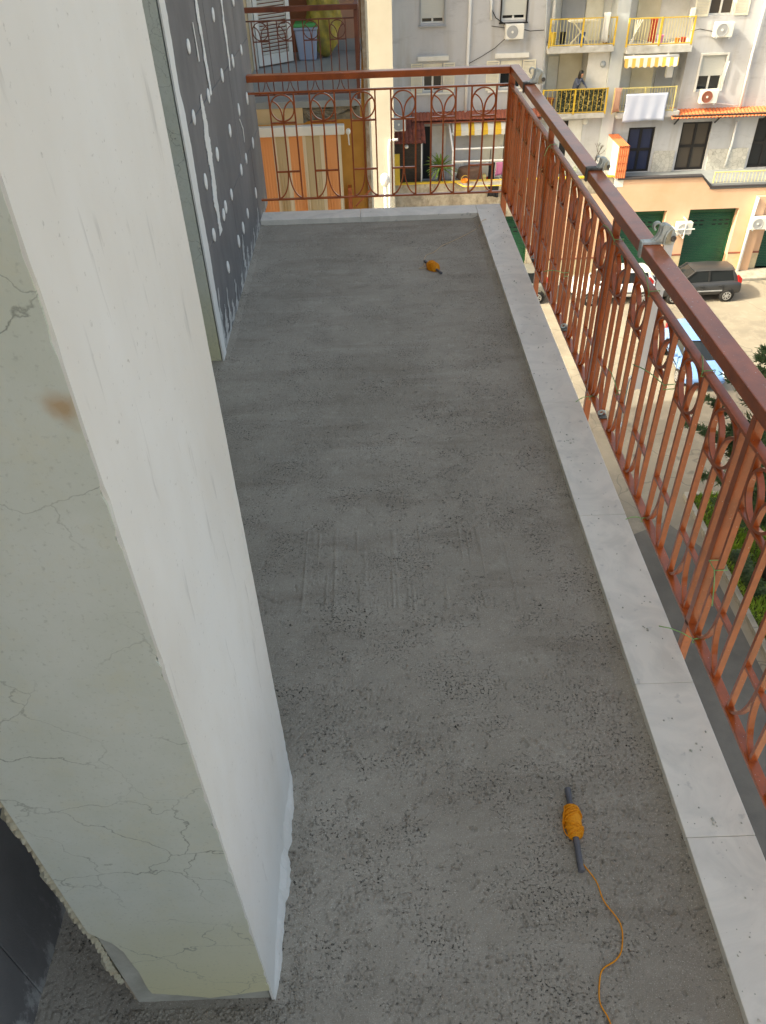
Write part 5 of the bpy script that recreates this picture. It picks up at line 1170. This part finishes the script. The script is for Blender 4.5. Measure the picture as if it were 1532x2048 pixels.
# ================================================================== CARS
def car(x, y, rz, body, label, L=3.95, Wd=1.7, Ht=1.46, group='cars parked in the street'):
    t = thing('parked_car', label, 'car', (x, y, GZ), rz, group); W2_ = Wd/2
    st = [(0, .34, .52, .55, .86), (.12, .27, .56, .68, .95), (.5, .22, .6, .80, .99), (1.0, .22, .62, .90, 1), (1.5, .22, .62, .93, 1), (2.4, .22, .62, .95, 1), (3.2, .22, .64, .97, 1), (3.65, .24, .64, .98, .985), (3.88, .28, .62, .93, .95), (L, .36, .58, .80, .90)]
    mb = MB(); n = 9
    for sx_, zl, zm, zt__, wf in st:
        hw = W2_*wf
        for yy, zz_ in ((-hw*.93, zl), (-hw, zm-.12), (-hw, zm+.05), (-hw*.955, zt__-.06), (-hw*.80, zt__), (0, zt__+.035), (hw*.80, zt__), (hw*.955, zt__-.06), (hw, zm+.05), (hw, zm-.12), (hw*.93, zl)): mb.v.append((sx_-L/2, yy, zz_))
    k_ = 11
    for i in range(len(st)-1):
        for j in range(k_-1): a = i*k_+j; mb.f.append((a, a+1, a+k_+1, a+k_))
        a = i*k_; mb.f.append((a+k_-1, a, a+k_, a+2*k_-1))
    mb.f.append(tuple(range(k_))); mb.f.append(tuple(range((len(st)-1)*k_, len(st)*k_)))
    o = obj('body', mb, body, t, world=False, smooth=True); s_ = o.modifiers.new('s', 'SUBSURF'); s_.levels = 1; s_.render_levels = 2
    # greenhouse: bottom ring and top ring (front, rear)
    bf, tf, tr_, br = 1.02-L/2, 1.72-L/2, 3.45-L/2, 3.86-L/2; wb, wt = W2_*.90, W2_*.68; zb_, zt2 = .90, Ht-.05
    mb = MB(); ringb = [(bf, -wb*.85), (bf-.1, 0), (bf, wb*.85), (br, wb*.86), (br+.03, 0), (br, -wb*.86)]; ringt = [(tf, -wt*.92), (tf-.05, 0), (tf, wt*.92), (tr_, wt*.94), (tr_+.05, 0), (tr_, -wt*.94)]
    mb.v = [(a, b, zb_) for a, b in ringb]+[(a, b, zt2) for a, b in ringt]
    mb.f = [(i, (i+1) % 6, 6+(i+1) % 6, 6+i) for i in range(6)]+[(6, 7, 8, 9, 10, 11)]
    gl = obj('glass', mb, 'm_glass', t, world=False)
    mb = MB(); rf = [(tf-.06, -wt*.93), (tf-.12, 0), (tf-.06, wt*.93), (2.6-L/2, wt*1.0), (tr_+.1, wt*.95), (tr_+.16, 0), (tr_+.1, -wt*.95), (2.6-L/2, -wt*1.0)]
    zs_ = [0, .02, 0, .02, -.02, .0, -.02, .02]
    mb.v = [(a, b, zt2+.004+q_) for (a, b), q_ in zip(rf, zs_)]+[(a*.9+.03, b*.8, zt2+.05+q_) for (a, b), q_ in zip(rf, zs_)]
    mb.f = [(i, (i+1) % 8, 8+(i+1) % 8, 8+i) for i in range(8)]+[tuple(range(8, 16))]
    o = obj('roof', mb, body, t, world=False, smooth=True)
    def lerp(a, b, f_): return tuple(p_*(1-f_)+q_*f_ for p_, q_ in zip(a, b))
    for s_ in (-1, 1):
        A_, B_ = (bf, s_*wb*.86, zb_), (tf-.03, s_*wt*.94, zt2+.01); C_, D_ = (br, s_*wb*.88, zb_), (tr_+.03, s_*wt*.96, zt2)
        obj('pillar', MB().bar(A_, B_, .06, .05), body, t, world=False)
        cc, dd = (br-.28, s_*wb*.93, zb_), (tr_-.02, s_*wt*1.0, zt2)
        mb = MB(); mb.v = [C_, cc, dd, D_, tuple(Vector(C_)*.985), tuple(Vector(cc)*.985), tuple(Vector(dd)*.985), tuple(Vector(D_)*.985)]; mb.f = [(0, 1, 2, 3), (7, 6, 5, 4), (0, 4, 5, 1), (1, 5, 6, 2), (2, 6, 7, 3), (3, 7, 4, 0)]
        obj('pillar', mb, body, t, world=False)
        bm_ = lerp((bf, s_*wb*.86, zb_), (br, s_*wb*.88, zb_), .48); tm_ = lerp((tf, s_*wt*.94, zt2), (tr_, s_*wt*.96, zt2), .36)
        obj('pillar', MB().bar((bm_[0], bm_[1]*1.01, bm_[2]), (tm_[0], tm_[1]*1.01, tm_[2]), .08, .03), 'm_car_trim', t, world=False)
        for dx in (1.15, 2.12, 3.02): obj('door_seam', MB().box(dx-L/2-.006, dx-L/2+.006, s_*(W2_+.0)-.012, s_*(W2_+.0)+.006, .36, .86), 'm_car_trim', t, world=False)
        for dx in (1.95, 2.85): obj('door_handle', MB().box(dx-L/2-.08, dx-L/2+.08, s_*(W2_+.002)-.015, s_*(W2_+.002)+.015, .80, .835), body, t, world=False, bevel=.005)
        obj('mirror', MB().box(bf+.18, bf+.32, s_*(W2_+.09)-.08, s_*(W2_+.09)+.08, .93, 1.06), body, t, world=False, bevel=.03)
        obj('side_moulding', MB().box(1.25-L/2, 3.0-L/2, s_*(W2_+.004)-.012, s_*(W2_+.004)+.012, .55, .60), 'm_car_trim' if body != 'm_car_black' else 'm_grey_room', t, world=False)
        hl = MB().prism([(.06-L/2, .60), (.36-L/2, .70), (.42-L/2, .80), (.16-L/2, .74)], s_*W2_*.93-.10, s_*W2_*.93+.02) if s_ > 0 else MB().prism([(.06-L/2, .60), (.36-L/2, .70), (.42-L/2, .80), (.16-L/2, .74)], s_*W2_*.93-.02, s_*W2_*.93+.10)
        obj('headlight', hl, 'm_lamp_clear', t, world=False, bevel=.01)
        obj('tail_light', MB().prism([(L/2-.20, .80), (L/2-.06, .76), (L/2-.07, 1.05), (L/2-.24, 1.22), (L/2-.30, 1.2)], s_*W2_*.80-.06, s_*W2_*.80+.06), 'm_lamp_red', t, world=False, bevel=.01)
        for wx in (.80-L/2, 3.28-L/2):
            obj('wheel_arch', MB().lathe([(0, 0), (.36, 0), (.36, .02), (0, .02)], 24, (wx, s_*(W2_-.02) + (.01 if s_ < 0 else .01), .33), 'y'), 'm_car_trim', t, world=False)
            wh = obj('wheel', MB().lathe([(.18, -.09), (.28, -.1), (.305, -.06), (.305, .06), (.28, .1), (.18, .09)], 26, (wx, s_*(W2_-.07), .305), 'y'), 'm_tyre', t, world=False, smooth=True)
            sp_ = MB().lathe([(0, 0), (.05, .0), (.05, .02), (0, .02)], 10, (wx, s_*(W2_+.028), .305), 'y')
            sp_.lathe([(.17, -.02), (.2, -.02), (.2, .01), (.17, .01)], 26, (wx, s_*(W2_+.022), .305), 'y', True)
            for q_ in range(7):
                a = q_*6.283/7; sp_.bar((wx, s_*(W2_+.022), .305), (wx+.185*math.cos(a), s_*(W2_+.022), .305+.185*math.sin(a)), .02, .045, (-math.sin(a), 0, math.cos(a)))
            obj('rim', sp_, 'm_rim', wh, world=False)
    obj('grille', MB().box(-L/2-.012, -L/2+.1, -.42, .42, .36, .47), 'm_car_trim', t, world=False, bevel=.01)
    obj('number_plate', MB().box(-L/2-.025, -L/2+.0, -.26, .26, .49, .58), 'm_white', t, world=False)
    for s_ in (-1, 1): obj('wiper', MB().bar((bf-.06, s_*.25, zb_+.035), (bf+.16, s_*.25+.3, zb_+.15), .015, .015), 'm_car_trim', t, world=False)
    return t
ca = onZ(1342, 608, GZ); cb = onZ(1444, 600, GZ)
car((ca.x+cb.x)/2-.02, ca.y+.85, R(1.0), 'm_car_black', 'dark grey hatchback parked before the green garage door')
car(11.05, ca.y+.95, R(1), 'm_car_white', 'white hatchback parked along the garages ahead of the dark hatchback', L=3.75)
car(6.25, 35.2, R(0), 'm_car_grey', 'grey car parked at the damp-stained garage wall')
car(12.75, 27.9, R(86), 'm_car_blue', 'pale blue hatchback parked in the sunny street', L=3.95)
# posts in the street
p = onZ(1238, 850, GZ); t = thing('street_post', 'slender grey street post with rounded top', 'post', (p.x, p.y, GZ)); obj('shaft', MB().tube([(0, 0, 0), (0, 0, 1.85), (.04, 0, 2.0), (.12, 0, 2.05)], .06, 8), 'm_grey_pole', t, world=False, smooth=True); obj('foot', MB().box(-.14, .14, -.14, .14, 0, .03), 'm_grey_pole', t, world=False)

# ================================================================== VEGETATION
def conifer(loc, H, Rm, label, seed):
    rr = random.Random(seed); t = thing('conifer_tree', label, 'tree', loc)
    obj('trunk', MB().tube([(0, 0, 0), (-.15, .1, 1.0), (.0, .05, H*.4), (0, 0, H*.97)], [.36, .28, .17, .02], 10), 'm_bark', t, world=False, smooth=True)
    lb = MB(); nd = MB()
    nl = 270
    for k in range(nl):
        f_ = (k+.5)/nl; z = 2.7+(H-2.8)*f_**.95; L = Rm*min(1, .55+f_*2.2)*(1-f_)**.75*rr.uniform(.62, 1.12)*1.12+.2; a = k*2.399+rr.uniform(-.3, .3)
        d = Vector((math.cos(a), math.sin(a), 0)); pts_ = []; tilt = .35-.5*(1-f_)
        for q in range(6): tt = q/5; pts_.append(Vector((0, 0, z))+d*L*tt+Vector((0, 0, L*(tilt*tt*.5+.18*tt*tt))))
        lb.tube(pts_, [.035*(1-f_*.6)*(1-q*.15) for q in range(6)], 5)
        sv = Vector((-d.y, d.x, 0)); nt_ = int(34*L)
        for q in range(nt_):
            tt = .2+.8*rr.random()**.8; i = min(int(tt*5), 4); base = pts_[i].lerp(pts_[i+1], tt*5-i)
            sl_ = (.16+.42*L*.3*(1-tt))*rr.uniform(.6, 1.2); dr_ = (d*.8+sv*rr.uniform(-1.3, 1.3)+Vector((0, 0, rr.uniform(-.25, .45)))).normalized(); tip = base+dr_*sl_
            # one twig: little needles along it
            m_ = 8
            for j in range(m_):
                c_ = base.lerp(tip, (j+.5)/m_); nd_ = (dr_*.7+Vector((rr.uniform(-1, 1), rr.uniform(-1, 1), rr.uniform(-.6, 1)))).normalized()*rr.uniform(.08, .16); wv = nd_.orthogonal().normalized()*.017
                nd.quad(c_-wv, c_+wv, c_+nd_+wv*.3, c_+nd_-wv*.3)
    obj('limbs', lb, 'm_bark', t, world=False)
    o = obj('crown', nd, 'm_needle', t, world=False); o['kind'] = 'stuff'
    return t
tp = onZ(1545, 1180, GZ)
conifer((tp.x+.15, tp.y+.3, GZ+.09), 9.0, 3.3, 'dark green conifer growing on the lawn behind the railing', 5)
# grass, weeds
rr = random.Random(21); mb = MB()
for k in range(26000):
    x = rr.uniform(LX0+.05, 14.2); y = rr.uniform(10, LY1-.05); h = rr.uniform(.05, .16)*(1+.8*(math.sin(x*3.1)*math.sin(y*2.3) > .3)); a = rr.random()*6.28; wv = rr.uniform(.012, .028)
    if math.sin(x*1.7+1)*math.sin(y*1.1) > .78: continue
    lx, ly = rr.uniform(-.06, .06), rr.uniform(-.06, .06); ca_, sa_ = math.cos(a)*wv, math.sin(a)*wv
    i = len(mb.v); mb.v += [(x-ca_, y-sa_, GZ+.09), (x+ca_, y+sa_, GZ+.09), (x+lx, y+ly, GZ+.1+h)]; mb.f.append((i, i+1, i+2))
o = obj('grass', mb, 'm_grass'); tag(o, 'short bright grass and weeds on the lawn below the railing', 'grass', kind='stuff')
mb = MB()
for k in range(9000):
    cx = LX0+.25+abs(rr.gauss(0, .25)); cy = rr.uniform(10.5, 17.8); z = GZ+.1+rr.random()*.4*math.exp(-((cx-LX0-.4)/.5)**2); a = rr.random()*6.28; r_ = rr.uniform(.03, .06); u = Vector((math.cos(a), math.sin(a), rr.uniform(-.5, .5)))*r_; v_ = Vector((-math.sin(a), math.cos(a), rr.uniform(-.5, .5)))*r_
    if math.sin(cy*2.1) < -.2: continue
    p_ = Vector((cx, cy, z)); mb.quad(p_-u, p_-v_*.6, p_+u, p_+v_*.6)
o = obj('ground_ivy', mb, 'm_needle'); tag(o, 'leafy ground cover spilling along the lawn kerb', 'ground cover', kind='stuff')
